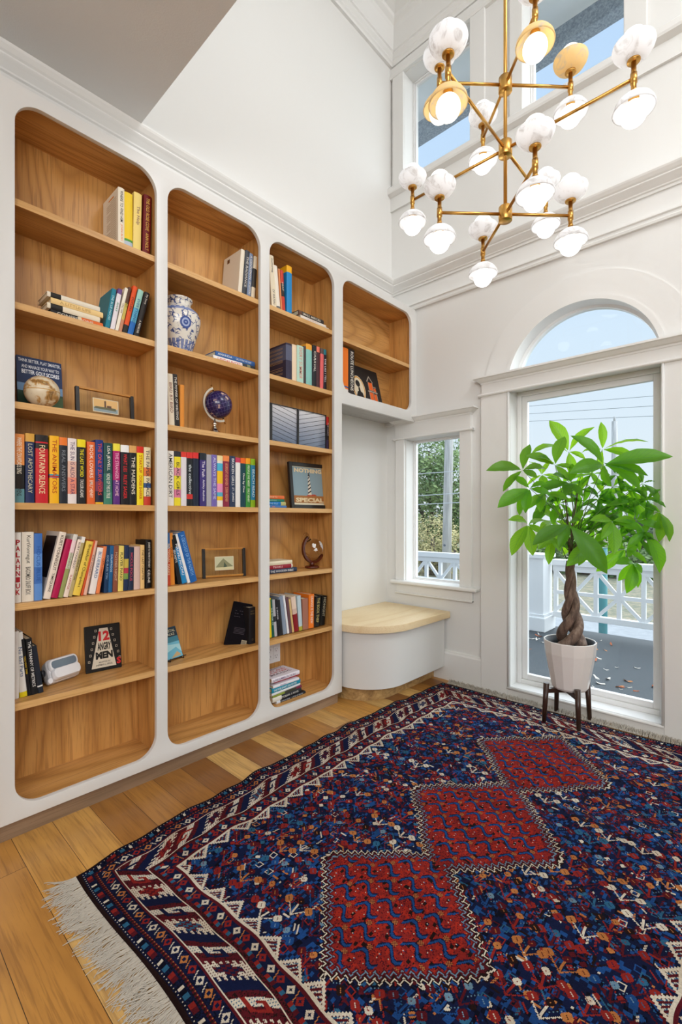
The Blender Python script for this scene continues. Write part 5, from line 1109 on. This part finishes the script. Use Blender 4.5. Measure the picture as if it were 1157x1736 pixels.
# three linked diamonds
YC = LY / 2
med = np.full((NX, NY), 9.0)
for cx, hx, hy in ((0.575, .285, .300), (1.095, .335, .300), (1.675, .320, .300)):
    dx = np.abs(S - cx) / hx; dy = np.abs(T - YC) / hy
    tri = np.abs(((T + S) * .9 / .030) % 1 - .5) * 2; tri2 = np.abs(((T - S) * .9 / .030) % 1 - .5) * 2
    zig = np.where((S - cx) * (T - YC) > 0, tri2, tri)
    d = np.maximum(dx + dy + .085 * zig, dy * 1.10 + .03 * zig)
    med = np.minimum(med, d)
img[med < 1.09] = BROWN
for lo, hi, c in ((1.045, 1.070, IVORY), (1.015, 1.045, BROWN), (.985, 1.015, WINE), (.962, .985, SLATE), (.930, .962, WINE), (0, .930, RED)):
    img[(med >= lo) & (med < hi)] = c
inn = med < .91
img[inn & (nz < .35)] = BRIGHT; img[inn & (rng.random((NX, NY)) < .14)] = WINE; img[inn & (nz > .93)] = BROWN
rowh = 0.054
for a in range(0, int(LX / rowh)):
    for b in range(0, int(LY / .088)):
        ci = int((a * rowh + .02) / CELL); cj = int((b * .088 + (.044 if a % 2 else 0)) / CELL)
        for st_i in range(60):
            f_ = st_i / 59 * 24 - 12; x = 5 * math.sin(f_ * .27 + .4) - .12 * f_; y = f_
            for w_ in range(5):
                i, j = ci + int(round(x)) + w_, cj + int(round(y))
                if 0 <= i < NX and 0 <= j < NY and inn[i, j]: img[i, j] = BLUE if w_ in (1, 2, 3) else NAVY
        for x, y, c in [(9 + p_, q_, (TAN if (p_ + q_) % 2 else WINE)) for p_ in range(5) for q_ in range(5)] + [(8, -8, IVORY), (-4, -2, IVORY), (9, 9, BROWN), (10, 9, BROWN), (-6, 6, BLUE), (-6, 7, IVORY)]:
            i, j = ci + x, cj + y
            if 0 <= i < NX and 0 <= j < NY and inn[i, j]: img[i, j] = c
# borders
e_ = np.minimum(np.minimum(S, LX - S), np.minimum(T, LY - T))
sideS = (np.minimum(S, LX - S) < np.minimum(T, LY - T))
A = np.where(sideS, T, S); ai = (A / CELL).astype(int); ei = (e_ / CELL).astype(int)
noise = rng.random((NX, NY))
def band(lo, hi): return (ei >= lo) & (ei < hi)
def setw(m, v): img[m] = v[m] if isinstance(v, np.ndarray) else v
setw(band(0, 4), BROWN)
m_ = band(4, 17); setw(m_, np.where(noise < .5, NAVY, DEEP))
k = (ai // 5) % 7; mm = band(7, 12)
for kk, c in ((0, RED), (2, TEAL), (3, DEEP), (4, IVORY), (6, WINE)): setw(mm & (k == kk) & (((ai % 5) < 3) | (c != IVORY)), c)
setw(band(5, 6) & (ai % 4 == 0), IVORY); setw(band(14, 16), np.where(ai % 4 < 2, WINE, BROWN)); setw(band(16, 17), np.where(ai % 4 == 0, TAN, WINE))
mm = band(17, 29); setw(mm, np.where(noise < .25, DEEP, NAVY)); ph = ai % 40
for o_, c in ((4, IVORY), (17, RED), (30, TAN)):
    sh_ = (np.abs(ei - 23) + np.abs(ph - o_) <= 4); setw(mm & sh_, c); setw(mm & (np.abs(ph - o_) < 2) & (np.abs(ei - 23) < 2), NAVY)
    setw(mm & (np.abs(ph - o_ - 7 - (ei - 23) // 2) == 0) & (np.abs(ei - 23) < 4), TAN if c == RED else IVORY)
setw(band(29, 31), WINE); setw(band(31, 32), IVORY); setw(band(57, 58), IVORY)
mm = band(32, 57); cc = ei - 32
p = ai + (cc * 1.1).astype(int); ph = p % 68; alt = (p // 68) % 3
dots = ((ai + (ei // 2) * 1) % 3 == 0) & (ei % 2 == 0)
setw(mm, WINE); setw(mm & (noise < .2), BROWN)
setw(mm & (ph < 13), NAVY)
setw(mm & (ph >= 13) & (ph < 38), np.where(dots, WINE, IVORY))
setw(mm & (ph >= 12) & (ph < 18) & ((cc // 2) % 2 == 0), NAVY)
fl = np.maximum(np.abs(ph - 26), np.abs(cc - 12)); cr = (np.minimum(np.abs(ph - 26), np.abs(cc - 12)) < 4) & (fl < 9)
setw(mm & cr, np.where(alt == 0, TEAL, np.where(alt == 1, RED, NAVY))); setw(mm & cr & ((ph // 3 + cc // 3) % 2 == 0), WINE)
setw(mm & (ph >= 34) & (ph < 40) & ((cc // 2) % 2 == 0), WINE)
setw(mm & (ph >= 50) & (ph < 60), np.where(dots, TEAL, IVORY))
hk = mm & (ph >= 44) & (ph < 64) & (cc > 5) & (cc < 19); setw(hk & (((cc < 9) & (ph < 60)) | (ph < 47) | ((cc > 15) & (ph < 55)) | ((ph > 52) & (ph < 56) & (cc > 12))), np.where(alt == 1, RED, NAVY))
setw(band(58, 62), np.where(noise < .6, WINE, BROWN))
k = (ai // 4) % 4; setw(band(62, 66), np.where(k == 0, TEAL, np.where(k == 1, RED, np.where(k == 2, NAVY, WINE))))
mm = band(66, 75); setw(mm, NAVY); ph = ai % 26
for o_, c in ((4, RED), (17, IVORY)): setw(mm & (np.abs(ei - 70) + np.abs(ph - o_) <= 4), c); setw(mm & (np.abs(ei - 70) + np.abs(ph - o_) <= 1), NAVY)
setw(mm & (np.abs(ph - 10 - (ei - 70) // 3) < 1), TAN)
setw(band(75, 78), WINE); setw(band(78, 79), IVORY)
mm = band(79, 95); pa = np.abs(ai % 30 - 15) // 2 * 2
setw(mm & (ei - 79 <= 14 - pa), IVORY); inner = mm & (ei - 79 <= 14 - pa - 4) & (ei > 80); setw(inner, np.where((ai + ei) % 5 < 3, WINE, np.where(noise < .5, TEAL, IVORY)))
rgb = np.array([[lin(int(h_[i:i + 2], 16) / 255) for i in (1, 3, 5)] for h_ in PAL])
colr = rgb[img]; colr = colr * (1 + .28 * (rng.random((NX, NY, 1)) - .5))
abr = (1 + .14 * np.sin(S * 31 + np.sin(T * 5) * 2)[..., None] * np.array([.6, .8, 1.0])); colr = np.clip(colr * abr, 0, 1)
# grid
X0, Y0 = 0.515, -0.065
gx = np.arange(NX + 1) * CELL; gy = np.arange(NY + 1) * CELL
GX, GY = np.meshgrid(gx, gy, indexing='ij')
u_ = (GY - LY / 2) / (LY / 2)
bow = np.interp(GX + X0, [.5, .7, 1.0, 1.313, 1.942, 2.4, 2.82], [-.072, -.042, -.012, .006, .036, .020, -.010])
WX = X0 + GX + .010 * np.sin(GY * 7) + .0035 * np.sin(GY * 34 + GX * 11) * np.sin(GX * 5) ** 2; WY = Y0 + GY + bow * np.clip(u_, 0, 1) + .004 * np.sin(GX * 19) * np.clip(u_, 0, 1) + .0035 * np.sin(GX * 41 + GY * 9)
WZ = .011 + .0030 * np.sin(GX * 13 + GY * 6) + .0024 * np.sin(GX * 31 - GY * 17 + 1) + .0006 * rng.random(GX.shape)
edge = np.minimum(np.minimum(GX, LX - GX), np.minimum(GY, LY - GY)); WZ = np.where(edge < .006, .004, WZ)
WX = np.minimum(WX, 2.835)
vs = np.stack([WX, WY, WZ], -1).reshape(-1, 3)
idx = np.arange((NX + 1) * (NY + 1)).reshape(NX + 1, NY + 1)
fc = np.stack([idx[:-1, :-1], idx[1:, :-1], idx[1:, 1:], idx[:-1, 1:]], -1).reshape(-1, 4)
me = bpy.data.meshes.new('pile'); me.vertices.add(len(vs)); me.vertices.foreach_set('co', vs.astype(np.float32).ravel())
me.loops.add(len(fc) * 4); me.loops.foreach_set('vertex_index', fc.astype(np.int32).ravel())
me.polygons.add(len(fc)); me.polygons.foreach_set('loop_start', (np.arange(len(fc)) * 4).astype(np.int32)); me.polygons.foreach_set('loop_total', np.full(len(fc), 4, np.int32))
me.update(calc_edges=True); me.validate()
ca = me.color_attributes.new('weave', 'FLOAT_COLOR', 'CORNER')
cl_ = np.ones((len(fc), 4, 4), np.float32); cl_[:, :, :3] = colr.reshape(-1, 1, 3); ca.data.foreach_set('color', cl_.ravel())
me.polygons.foreach_set('use_smooth', np.ones(len(fc), bool))
t = NT('knotted_wool'); at = t.n('VertexColor'); at.layer_name = 'weave'
v = t.mapping((1, 1, 1)); fz = t.noise(v, 420, 2); c = t.mix(t.math('MULTIPLY', fz, .35), at.outputs[0], '#0c0a12')
t.l(c, t.b.inputs['Base Color']); t.b.inputs['Roughness'].default_value = 0.95; t.b.inputs['Specular IOR Level'].default_value = 0.08; t.bump(fz, .5, .002)
me.materials.append(t.m)
rug = thing('persian_rug', 'dark red and blue hand-knotted rug with three linked diamonds on the oak floor', 'rug', (1.65, .80, 0))
ro = bpy.data.objects.new('pile', me); COL.objects.link(ro); ro.parent = rug; ro.matrix_parent_inverse = rug.matrix_basis.inverted()
FRM = mat('fringe_wool', '#bdb4a6', 0.9)
def fringe(near):
    rnd = random.Random(3 if near else 4); cu = bpy.data.curves.new('fringe', 'CURVE'); cu.dimensions = '3D'; cu.bevel_depth = .0011; cu.bevel_resolution = 0; cu.resolution_u = 3
    n = 330 if near else 300
    for k in range(n):
        yy = -.06 + (1.60 - -.06 + (.04 if not near else 0)) * k / n + (0.0)
        if near:
            bx_ = X0 + .010 * math.sin((yy + .065) * 7) + .002; sg = -1
        else: bx_ = 2.805 + 0.0; sg = 1
        cdir = math.sin(yy * 37) * .5 + math.sin(yy * 91 + 2) * .45; cl2 = .75 + .4 * abs(math.sin(yy * 53 + 1.3))
        for m in range(5):
            L_ = (.085 if near else .060) * cl2 * rnd.uniform(.6, 1.12); a = cdir * .55 + rnd.gauss(0, .34)
            sp = cu.splines.new('POLY'); npt = 7; sp.points.add(npt - 1)
            px, py = bx_, yy + rnd.uniform(-.004, .004); w1, w2 = rnd.uniform(-.6, .6), rnd.uniform(0, 6)
            for i in range(npt):
                f_ = i / (npt - 1); zz = .006 * (1 - f_) ** 2 + .0014 + rnd.uniform(0, .006 if near else .030) * (1 - abs(2 * f_ - 1))
                if px > 2.872: px = 2.872; zz = .002 + .012 * rnd.random()
                sp.points[i].co = (px, py, zz, 1)
                aa = a * min(1, .25 + f_ * 1.3) + .35 * w1 * math.sin(f_ * 4 + w2)
                px += sg * L_ / (npt - 1) * math.cos(aa); py += L_ / (npt - 1) * math.sin(aa)
    # flat woven band at the foot of the knots
    o = bpy.data.objects.new('fringe', cu); cu.materials.append(FRM); COL.objects.link(o); o.parent = rug; o.matrix_parent_inverse = rug.matrix_basis.inverted(); o['kind'] = 'stuff'
    return o
fringe(True); fringe(False)

# ---------------------------------------------------------------- plant stand and money tree
WAL = mat('dark_walnut', '#3a241a', 0.35)
st = thing('plant_stand', 'dark wooden four-legged plant stand on the rug before the tall window', 'plant stand', (2.727, 0.850, 0.0))
for sx, sy in ((-1, 1), (1, 1), (-1, -1), (1, -1)):
    q = MB(); b0 = Vector((sx * .096, sy * .088, .0115)); t0 = Vector((sx * .086, sy * .079, .222))
    q.tube([b0, t0], [.0110, .0155], 14); q.build('leg', WAL, st)
q = MB(); q.box((-.086, -.012, .170), (.086, .012, .192), 0, Matrix.Rotation(math.radians(42.5), 4, 'Z') @ Matrix.Scale(1.30, 4, (1, 0, 0))); q.build('cross_bar', WAL, st)
q = MB(); q.box((-.086, -.012, .170), (.086, .012, .1915), 0, Matrix.Rotation(math.radians(-42.5), 4, 'Z') @ Matrix.Scale(1.30, 4, (1, 0, 0))); q.build('cross_bar', WAL, st)
pl = thing('potted_money_tree', 'green braided-trunk money tree in a white faceted pot before the tall window', 'potted plant', (2.733, 0.838, 0.193))
POT = mat('white_glazed_ceramic', '#ebe6e2', 0.2)
q = MB(); n = 14
prof = [(.0005, 0), (.084, 0), (.093, .012), (.100, .05), (.115, .13), (.127, .195), (.1325, .256), (.1315, .261), (.127, .261), (.120, .20), (.0005, .19)]
q.lathe(prof, n=n, smooth=False); q.build('pot', POT, pl, bevel=.0015)
q = MB(); q.lathe([(.119, .205), (.1245, .257), (.121, .258), (.115, .210)], n=36); q.build('nursery_pot', mat('black_plastic', '#1a1c20', .5), pl)
t = NT('potting_soil'); v = t.mapping((1, 1, 1)); n1 = t.noise(v, 60, 4, .7); t.l(t.ramp(n1, [(.3, '#1c1410'), (.6, '#3a2c22'), (.75, '#6a5a48')]), t.b.inputs['Base Color']); t.b.inputs['Roughness'].default_value = .95; t.bump(n1, .8, .01)
q = MB(); q.lathe([(.0005, .224), (.06, .226), (.118, .218)], n=36); q.build('soil', t.m, pl)
t = NT('braided_bark'); v = t.mapping((1, 1, .25)); n1 = t.noise(v, 45, 4, .65); t.l(t.ramp(n1, [(.3, '#3e2e28'), (.5, '#6e584c'), (.7, '#947e70')]), t.b.inputs['Base Color']); t.b.inputs['Roughness'].default_value = .7; t.bump(n1, .5, .006); BARK = t.m
tops = []
for k in range(3):
    pts, rs = [], []; ph0 = 2 * PI * k / 3 + .4
    for i in range(40):
        f_ = i / 39; zz = .215 + .475 * f_; a = ph0 + f_ * 2 * PI * 1.35
        R_ = .044 * (1 - f_) ** 2.0 + .0150 * (1 - .2 * f_); r0 = .018 * (1 - f_) ** 1.4 + .0135 - .001 * f_
        lean_ = .018 * f_ + .010 * math.sin(f_ * 5)
        pts.append((R_ * math.cos(a) + lean_, R_ * math.sin(a) - lean_ * .3, zz)); rs.append(r0)
    q = MB(); q.tube(pts, rs, 14); q.build('braided_trunk', BARK, pl); tops.append(Vector(pts[-1]))
tk = NT('money_tree_leaf'); v = tk.mapping((1, 1, 1)); nt = tk.t
uv = tk.n('UVMap'); sp_ = tk.n('SeparateXYZ'); tk.l(uv.outputs[0], sp_.inputs[0])
mid = tk.math('ABSOLUTE', tk.math('SUBTRACT', sp_.outputs[1], .5))
vein = tk.math('FRACT', tk.math('ADD', tk.math('MULTIPLY', sp_.outputs[0], 11.0), tk.math('MULTIPLY', mid, -5.0)))
vm_ = tk.math('MAXIMUM', tk.math('LESS_THAN', vein, .12), tk.math('LESS_THAN', mid, .03))
geo = tk.n('ObjectInfo'); g1 = tk.ramp(geo.outputs['Random'], [(0, '#3a7c1c'), (.35, '#5e9c26'), (.6, '#2a581c'), (1, '#447f20')]); g1 = tk.mix(tk.math('MULTIPLY', vm_, .35), g1, '#7ac050')
g2 = tk.ramp(geo.outputs['Random'], [(0, '#92dc1c'), (.35, '#bcf42c'), (.6, '#5c9c1c'), (1, '#94dc20')]); g2 = tk.mix(tk.math('MULTIPLY', vm_, .45), g2, '#3c7a18')
out_ = [n_ for n_ in nt.nodes if n_.type == 'OUTPUT_MATERIAL'][0]; tr = tk.n('BsdfTranslucent'); mx = tk.n('MixShader'); mx.inputs[0].default_value = .55
tk.l(g1, tk.b.inputs['Base Color']); tk.b.inputs['Roughness'].default_value = .42; tk.l(g2, tr.inputs[0]); tk.l(tk.b.outputs[0], mx.inputs[1]); tk.l(tr.outputs[0], mx.inputs[2]); tk.l(mx.outputs[0], out_.inputs[0])
LEAFM = tk.m; STEM = mat('green_stem', '#5a7a3a', .6)
TW = mat('brown_twig', '#4a3a28', .7)
po = Vector(pl.location); rnd = random.Random(21); ctop = Vector((2.752, .832, .885))
for ic, (nd, tips_) in enumerate(LEAVES):
    P0 = Vector(nd); lx, ly, lz = nd; q = MB(); uvs = []
    outw = (P0 - Vector((2.735, .83, 1.12))).normalized(); N = (Vector((0, 0, 1)) * .50 + outw * .25 + Vector((-.62, -.24, 0))).normalized()
    for tp in tips_:
        P1 = Vector(tp); ax_ = P1 - P0; L2 = ax_.length; D = ax_.normalized()
        side = N.cross(D)
        side = side.normalized() if side.length > .15 else D.orthogonal().normalized()
        side = (side + Vector((rnd.gauss(0, .15), rnd.gauss(0, .15), rnd.gauss(0, .15)))).normalized(); side = (side - D * side.dot(D)).normalized()
        nn_ = side.cross(D).normalized(); nn_ = nn_ if nn_.z > 0 else -nn_
        W_ = L2 * rnd.uniform(.155, .195); bul = L2 * rnd.uniform(.04, .14); nr, ncol = 12, 4; vsx = []
        for i in range(nr + 1):
            f_ = i / nr; pos = P0 + ax_ * (.04 + .96 * f_) + nn_ * bul * 4 * f_ * (1 - f_)
            wd = W_ * (math.sin(PI * f_ ** 1.12) ** .8 if 0 < f_ < 1 else .02) * (1 if f_ < .8 else 1 - (f_ - .8) * .8)
            for j in range(ncol + 1):
                g_ = (j / ncol - .5) * 2; pz = pos + side * g_ * wd + nn_ * (abs(g_) * wd * .30 + .0014 * math.sin(f_ * 26 + g_))
                if pz.x > 2.868: pz.x = 2.868
                vsx.append(pz - po); uvs.append((f_, j / ncol))
        q.add(vsx, [(i * (ncol + 1) + j, i * (ncol + 1) + j + 1, (i + 1) * (ncol + 1) + j + 1, (i + 1) * (ncol + 1) + j) for i in range(nr) for j in range(ncol)], 0, True)
    lf = q.build('palmate_leaf', [LEAFM], pl); ul = lf.data.uv_layers.new(name='UVMap'); vi = np.zeros(len(lf.data.loops), np.int32); lf.data.loops.foreach_get('vertex_index', vi); ul.data.foreach_set('uv', np.array(uvs, np.float32)[vi].ravel())
    # petiole from a twig
    B_ = ctop + Vector((rnd.uniform(-.03, .03), rnd.uniform(-.03, .03), rnd.uniform(-.02, .05))) + Vector((0, 0, max(0, (lz - 1.05) * .45)))
    mid_ = (B_ + P0) / 2 + Vector((0, 0, .03)) - N * .01
    q = MB(); q.tube([B_ - po, mid_ - po, P0 - po], [.0022, .0018, .0014], 6); q.build('petiole', STEM, lf)
for k in range(7):
    a = 2 * PI * k / 7; b0 = tops[k % 3] + po; e0 = Vector((2.752 + .035 * math.cos(a), .832 + .035 * math.sin(a), 1.05 + .22 * (k % 3) / 2))
    q = MB(); q.tube([b0 - po - Vector((0, 0, .02)), (b0 + e0) / 2 - po + Vector((.012 * math.cos(a * 2), .012 * math.sin(a * 2), 0)), e0 - po], [.0055, .0042, .003], 8); q.build('twig', TW, pl)
yl = MB()

# ---------------------------------------------------------------- outside
WOUT = mat('porch_white', '#f2f3f5', 0.4)
t = NT('asphalt_deck'); v = t.mapping((1, 1, 1)); n1 = t.noise(v, 240, 2); n2 = t.noise(v, 1.6, 3)
c = t.ramp(n1, [(.35, '#2e3337'), (.55, '#454b50'), (.72, '#7c8488')]); c = t.mix(t.math('MULTIPLY', n2, .3), c, '#3a3f44'); t.l(c, t.b.inputs['Base Color']); t.b.inputs['Roughness'].default_value = .7
ZD = -0.15
struct(bx('porch_deck', (XW + .15, -9, ZD - .1), (5.75, 11, ZD), t.m))
t = NT('street_ground'); v = t.mapping((1, 1, 1)); n1 = t.noise(v, .5, 5, .65); n3 = t.noise(v, 7, 4, .7)
c_ = t.n('TexCoord'); sp_ = t.n('SeparateXYZ'); t.l(c_.outputs['Object'], sp_.inputs[0])
gr = t.ramp(n3, [(.35, '#6f7462'), (.5, '#8f8a74'), (.62, '#a89a80')]); rd = t.ramp(n3, [(.3, '#9a9c9f'), (.7, '#aeb0b3')])
isr = t.math('MULTIPLY', t.math('GREATER_THAN', sp_.outputs[0], 6.4), t.math('LESS_THAN', t.math('ADD', sp_.outputs[0], t.math('MULTIPLY', n1, .6)), 9.6))
t.l(t.mix(isr, gr, rd), t.b.inputs['Base Color']); t.b.inputs['Roughness'].default_value = .9
struct(bx('street_ground', (5.75, -60, -.95), (90, 90, -.75), t.m))
# railing
XR = 5.58
rl = thing('porch_railing', 'white wooden porch railing with crossed diagonal bars', 'railing', (XR, 1.5, ZD))
def PR(o): o.matrix_parent_inverse = rl.matrix_basis.inverted(); return o
for y0, y1 in ((-2.0, 1.885), (2.235, 5.6)):
    PR(bx('top_rail', (XR - .05, y0, .585), (XR + .07, y1, .65), WOUT, rl, .004)); PR(bx('under_rail', (XR - .02, y0, .52), (XR + .04, y1, .585), WOUT, rl)); PR(bx('bottom_rail', (XR - .03, y0, 0.0), (XR + .05, y1, .06), WOUT, rl, .003)); PR(bx('middle_rail', (XR - .012, y0, .262), (XR + .028, y1, .300), WOUT, rl))
ys_ = [1.86] + [1.665 - .22 * i for i in range(13)] + [2.26 + .22 * i for i in range(15)]
for i, yy in enumerate(ys_):
    wide = .020
    PR(bx('baluster', (XR - .015, yy - wide, .06), (XR + .031, yy + wide, .53), WOUT, rl))
for i, yy in enumerate([1.665 - .44 * j for j in range(6)] + [2.48 + .44 * j for j in range(7)]):
    for sx in (-1, 1):
        for (za, zb) in ((.281, .53), (.281, .06)):
            q = MB(); A_ = Vector((XR + .008, yy, za)); B_ = Vector((XR + .008, yy + sx * .205, zb)); dv = (B_ - A_).normalized(); nv = Vector((0, -dv.z, dv.y)) * .017; xv = Vector((.016, 0, 0))
            vs = [A_ - nv - xv, A_ + nv - xv, A_ + nv + xv, A_ - nv + xv, B_ - nv - xv, B_ + nv - xv, B_ + nv + xv, B_ - nv + xv]
            q.add(vs, [(0, 1, 2, 3), (4, 7, 6, 5), (0, 4, 5, 1), (1, 5, 6, 2), (2, 6, 7, 3), (3, 7, 4, 0)]); PR(q.build('diagonal_bar', WOUT, rl))
pc = thing('newel_post', 'short square white pedestal post standing on the dark deck', 'post', (5.50, 2.06, ZD))
q = MB(); q.box((-.14, -.14, .16), (.14, .14, .82)); q.box((-.17, -.17, .82), (.17, .17, .86)); q.build('shaft', WOUT, pc); q = MB(); q.box((-.17, -.17, 0), (.17, .17, .16)); q.build('base', WOUT, pc, bevel=.01); q = MB(); q.box((-.155, -.155, .16), (.155, .155, .19)); q.build('base_trim', WOUT, pc)
pc2 = thing('bollard', 'teal painted post standing beyond the porch railing', 'post', (7.3, 1.80, -.75)); q = MB(); q.tube([(0, 0, 0), (0, 0, 1.45)], .055, 12); q.build('post', mat('teal_paint', '#4f8f94', .5), pc2)
# eaves above the high windows
EAV = NT('eave_boards'); v = EAV.mapping((1, 1, 1)); n1 = EAV.noise(v, 3, 3); EAV.l(EAV.ramp(n1, [(.3, '#e2e6e8'), (.7, '#f2f4f4')]), EAV.b.inputs['Base Color'])
eo = struct(bx('porch_eave', (XW + .19, -2.5, 4.74), (3.72, 3.5, 4.80), EAV.m)); 
t = NT('grey_shingle_edge'); v = t.mapping((1, 1, 1)); n1 = t.noise(v, 60, 3, .7); t.l(t.ramp(n1, [(.35, '#7a8694'), (.65, '#aab4c0')]), t.b.inputs['Base Color'])
bx('fascia', (3.64, -2.5, 4.60), (3.74, 3.5, 4.75), t.m, eo); bx('batten', (3.25, -2.5, 4.72), (3.28, 3.5, 4.745), mat('batten_grey', '#8c9094', .5), eo)
# fallen leaves
rnd = random.Random(8)
protos = []
for kk, cc_ in enumerate(('#c88a5a', '#e6dcd0', '#b8623a')):
    q = MB(); vs = []; n = 10
    for i in range(n):
        a = 2 * PI * i / n; rr_ = .034 * (1 if i % 2 else .72); vs.append((rr_ * math.cos(a) * 1.5, rr_ * math.sin(a) * .55, .008 + .007 * math.sin(a * 2 + kk)))
    q.add(vs + [(0, 0, .004)], [(i, (i + 1) % n, n) for i in range(n)]); o = q.build('fallen_leaf', mat('dry_leaf_%d' % kk, cc_, .7)); o.location = (4.2 + .2 * kk, 1.2, ZD + .002); protos.append(o)
cols_ = ('orange brown', 'pale cream', 'rust red')
for k, o in enumerate(protos): tag(o, 'curled %s dry leaf lying on the dark porch deck' % cols_[k], 'leaf', 'fallen leaves on the porch deck, ' + cols_[k])
for i in range(85):
    k = rnd.choice((0, 1, 1, 2)); o = protos[k].copy(); COL.objects.link(o); dd = rnd.uniform(3.35, 5.4)
    o.location = (dd, rnd.uniform(dd * .14, dd * .43 + .1), ZD + .002); o.rotation_euler = (rnd.uniform(-.25, .25), rnd.uniform(-.25, .25), rnd.uniform(0, 6)); s_ = rnd.uniform(.4, 1.0); o.scale = (s_, s_ * rnd.uniform(.5, 1), s_)
# trees: clumps of small leaves round a branching trunk
def leafmat(name, a, b):
    t = NT(name); oi = t.n('TexNoise'); c_ = t.n('TexCoord'); t.l(c_.outputs['Object'], oi.inputs['Vector']); oi.inputs['Scale'].default_value = 1.3; oi.inputs['Detail'].default_value = 3
    t.l(t.ramp(oi.outputs['Fac'], [(.3, a), (.65, b)]), t.b.inputs['Base Color']); t.b.inputs['Roughness'].default_value = .7; return t.m
BRK = mat('tree_bark', '#6a5e56', .9)
def tree(label, base, blobs, n, size, m, seed, group=None):
    rnd = random.Random(seed); r = thing('leafy_tree', label, 'tree', base, group); q = MB()
    tot = sum(b[3] ** 2 for b in blobs)
    for (x, y, z, R_) in blobs:
        for _ in range(int(n * R_ ** 2 / tot)):
            d = Vector((rnd.gauss(0, 1), rnd.gauss(0, 1), rnd.gauss(0, 1))).normalized() * R_ * rnd.uniform(.55, 1.05) ** 1.0; p = Vector((x, y, z)) + Vector((d.x, d.y, d.z * .8))
            u = Vector((rnd.gauss(0, 1), rnd.gauss(0, 1), rnd.gauss(0, 1))).normalized(); w = u.orthogonal().normalized(); s_ = size * rnd.uniform(.6, 1.3)
            q.add([p - u * s_, p - w * s_ * .5 + u * .1 * s_, p + u * s_, p + w * s_ * .5 - u * .1 * s_], [(0, 1, 2, 3)])
    q.build('foliage', m, r)
    q = MB()
    for (x, y, z, R_) in blobs: q.tube([(0, 0, 0), (x * .35, y * .35, z * .45), (x, y, z)], [.22, .12, .04], 8)
    q.build('trunk', BRK, r)
    return r
G1 = leafmat('foliage_green', '#5a7a4c', '#9cb070'); G2 = leafmat('foliage_yellowing', '#8a8a58', '#d8c890'); G3 = leafmat('foliage_far', '#8a9a84', '#b4c0a8')
tree('large green tree beyond the railing behind the utility pole', (17.5, 10.9, -.9), [(0, 0, 2.2, 1.8), (.3, 1.2, 3.7, 1.7), (-.2, -1.2, 3.5, 1.7), (0, .2, 4.9, 1.4), (0, 1.9, 1.7, 1.6), (0, -1.7, 1.4, 1.5)], 15000, .10, G1, 3, 'trees beyond the porch')
tree('yellowing lower tree in front of the big green one', (13.4, 8.35, -.9), [(0, 0, 1.4, .95), (.2, .95, 1.1, .9), (0, -.85, 1.0, .9), (.1, .2, .5, .9)], 6500, .045, G2, 5, 'trees beyond the porch')
tree('distant pale green tree at the right of the tall window view', (29.0, 5.4, -.9), [(0, -.3, 2.2, 1.0), (0, .6, 1.3, 1.0), (0, -1.2, 1.4, 1.1), (0, -2.2, 2.4, 1.0)], 5000, .11, G3, 7, 'trees beyond the porch')
tree('low bushy tree behind the railing seen under the money tree', (17.0, 5.2, -.9), [(0, 0, .7, .8), (0, 1.3, .6, .8), (0, -1.4, .6, .8), (0, 2.6, .7, .9), (0, -2.8, .6, .9)], 8000, .09, G1, 9, 'trees beyond the porch')
t = NT('weathered_pole'); v = t.mapping((6, 6, .5)); n1 = t.noise(v, 4, 3); t.l(t.ramp(n1, [(.3, '#b4b2b0'), (.7, '#dcdad8')]), t.b.inputs['Base Color']); t.b.inputs['Roughness'].default_value = .9; PO = t.m
up = thing('utility_pole', 'weathered grey utility pole in front of the big green tree', 'utility pole', (10.2, 5.98, -.75), rot=(math.radians(1.3), 0, 0)); q = MB(); q.tube([(0, 0, 0), (0, 0, 9)], [.115, .09], 14); q.build('pole', PO, up); q = MB(); q.tube([(-.14, 0, 3.95), (.14, .02, 3.95)], .03, 8); q.tube([(-.12, 0, 1.2), (.12, 0, 1.2)], .03, 8); q.build('bracket', mat('grey_iron', '#6a7078', .5), up)
up2 = thing('utility_pole', 'thin distant utility pole against the sky in the tall window', 'utility pole', (25.0, 5.68, -.75)); q = MB(); q.tube([(0, 0, 0), (0, 0, 6.4)], [.16, .12], 10); q.build('pole', PO, up2); q = MB(); q.tube([(0, 0, 6.4), (0, 0, 6.62)], .05, 8); q.build('insulator', PO, up2)
def wire(label, a, b, sag, r_=.010, col='#7c8890'):
    q = MB(); a, b = Vector(a), Vector(b); q.tube([a.lerp(b, i / 24) - Vector((0, 0, sag * 4 * (i / 24) * (1 - i / 24))) for i in range(25)], r_, 5); o = q.build('overhead_wire', mat('wire_grey_' + col[1:], col, .6)); tag(o, label, 'wire', 'overhead wires outside')
wire('highest overhead wire crossing the tall window', (26, 22, 8.19), (26, -6, 5.98), .0, .011); wire('middle overhead wire crossing the tall window', (26, 22, 7.85), (26, -6, 5.45), .0, .011); wire('overhead wire running to the top of the distant pole', (25.6, 22, 7.5), (25.6, -6, 4.8), .0, .011)
for i, (za, zb, lab) in enumerate(((3.05, 3.4, 'upper pale wire before the big green tree'), (1.62, 1.72, 'second pale wire before the big green tree, just below its middle'), (1.42, 1.50, 'third pale wire before the big green tree'), (2.35, 2.2, 'pale wire sloping across the upper part of the big green tree'))):
    wire(lab, (9.8, 13.5, za), (9.8, 4.3, zb), .05, .009, '#c8ccd0')
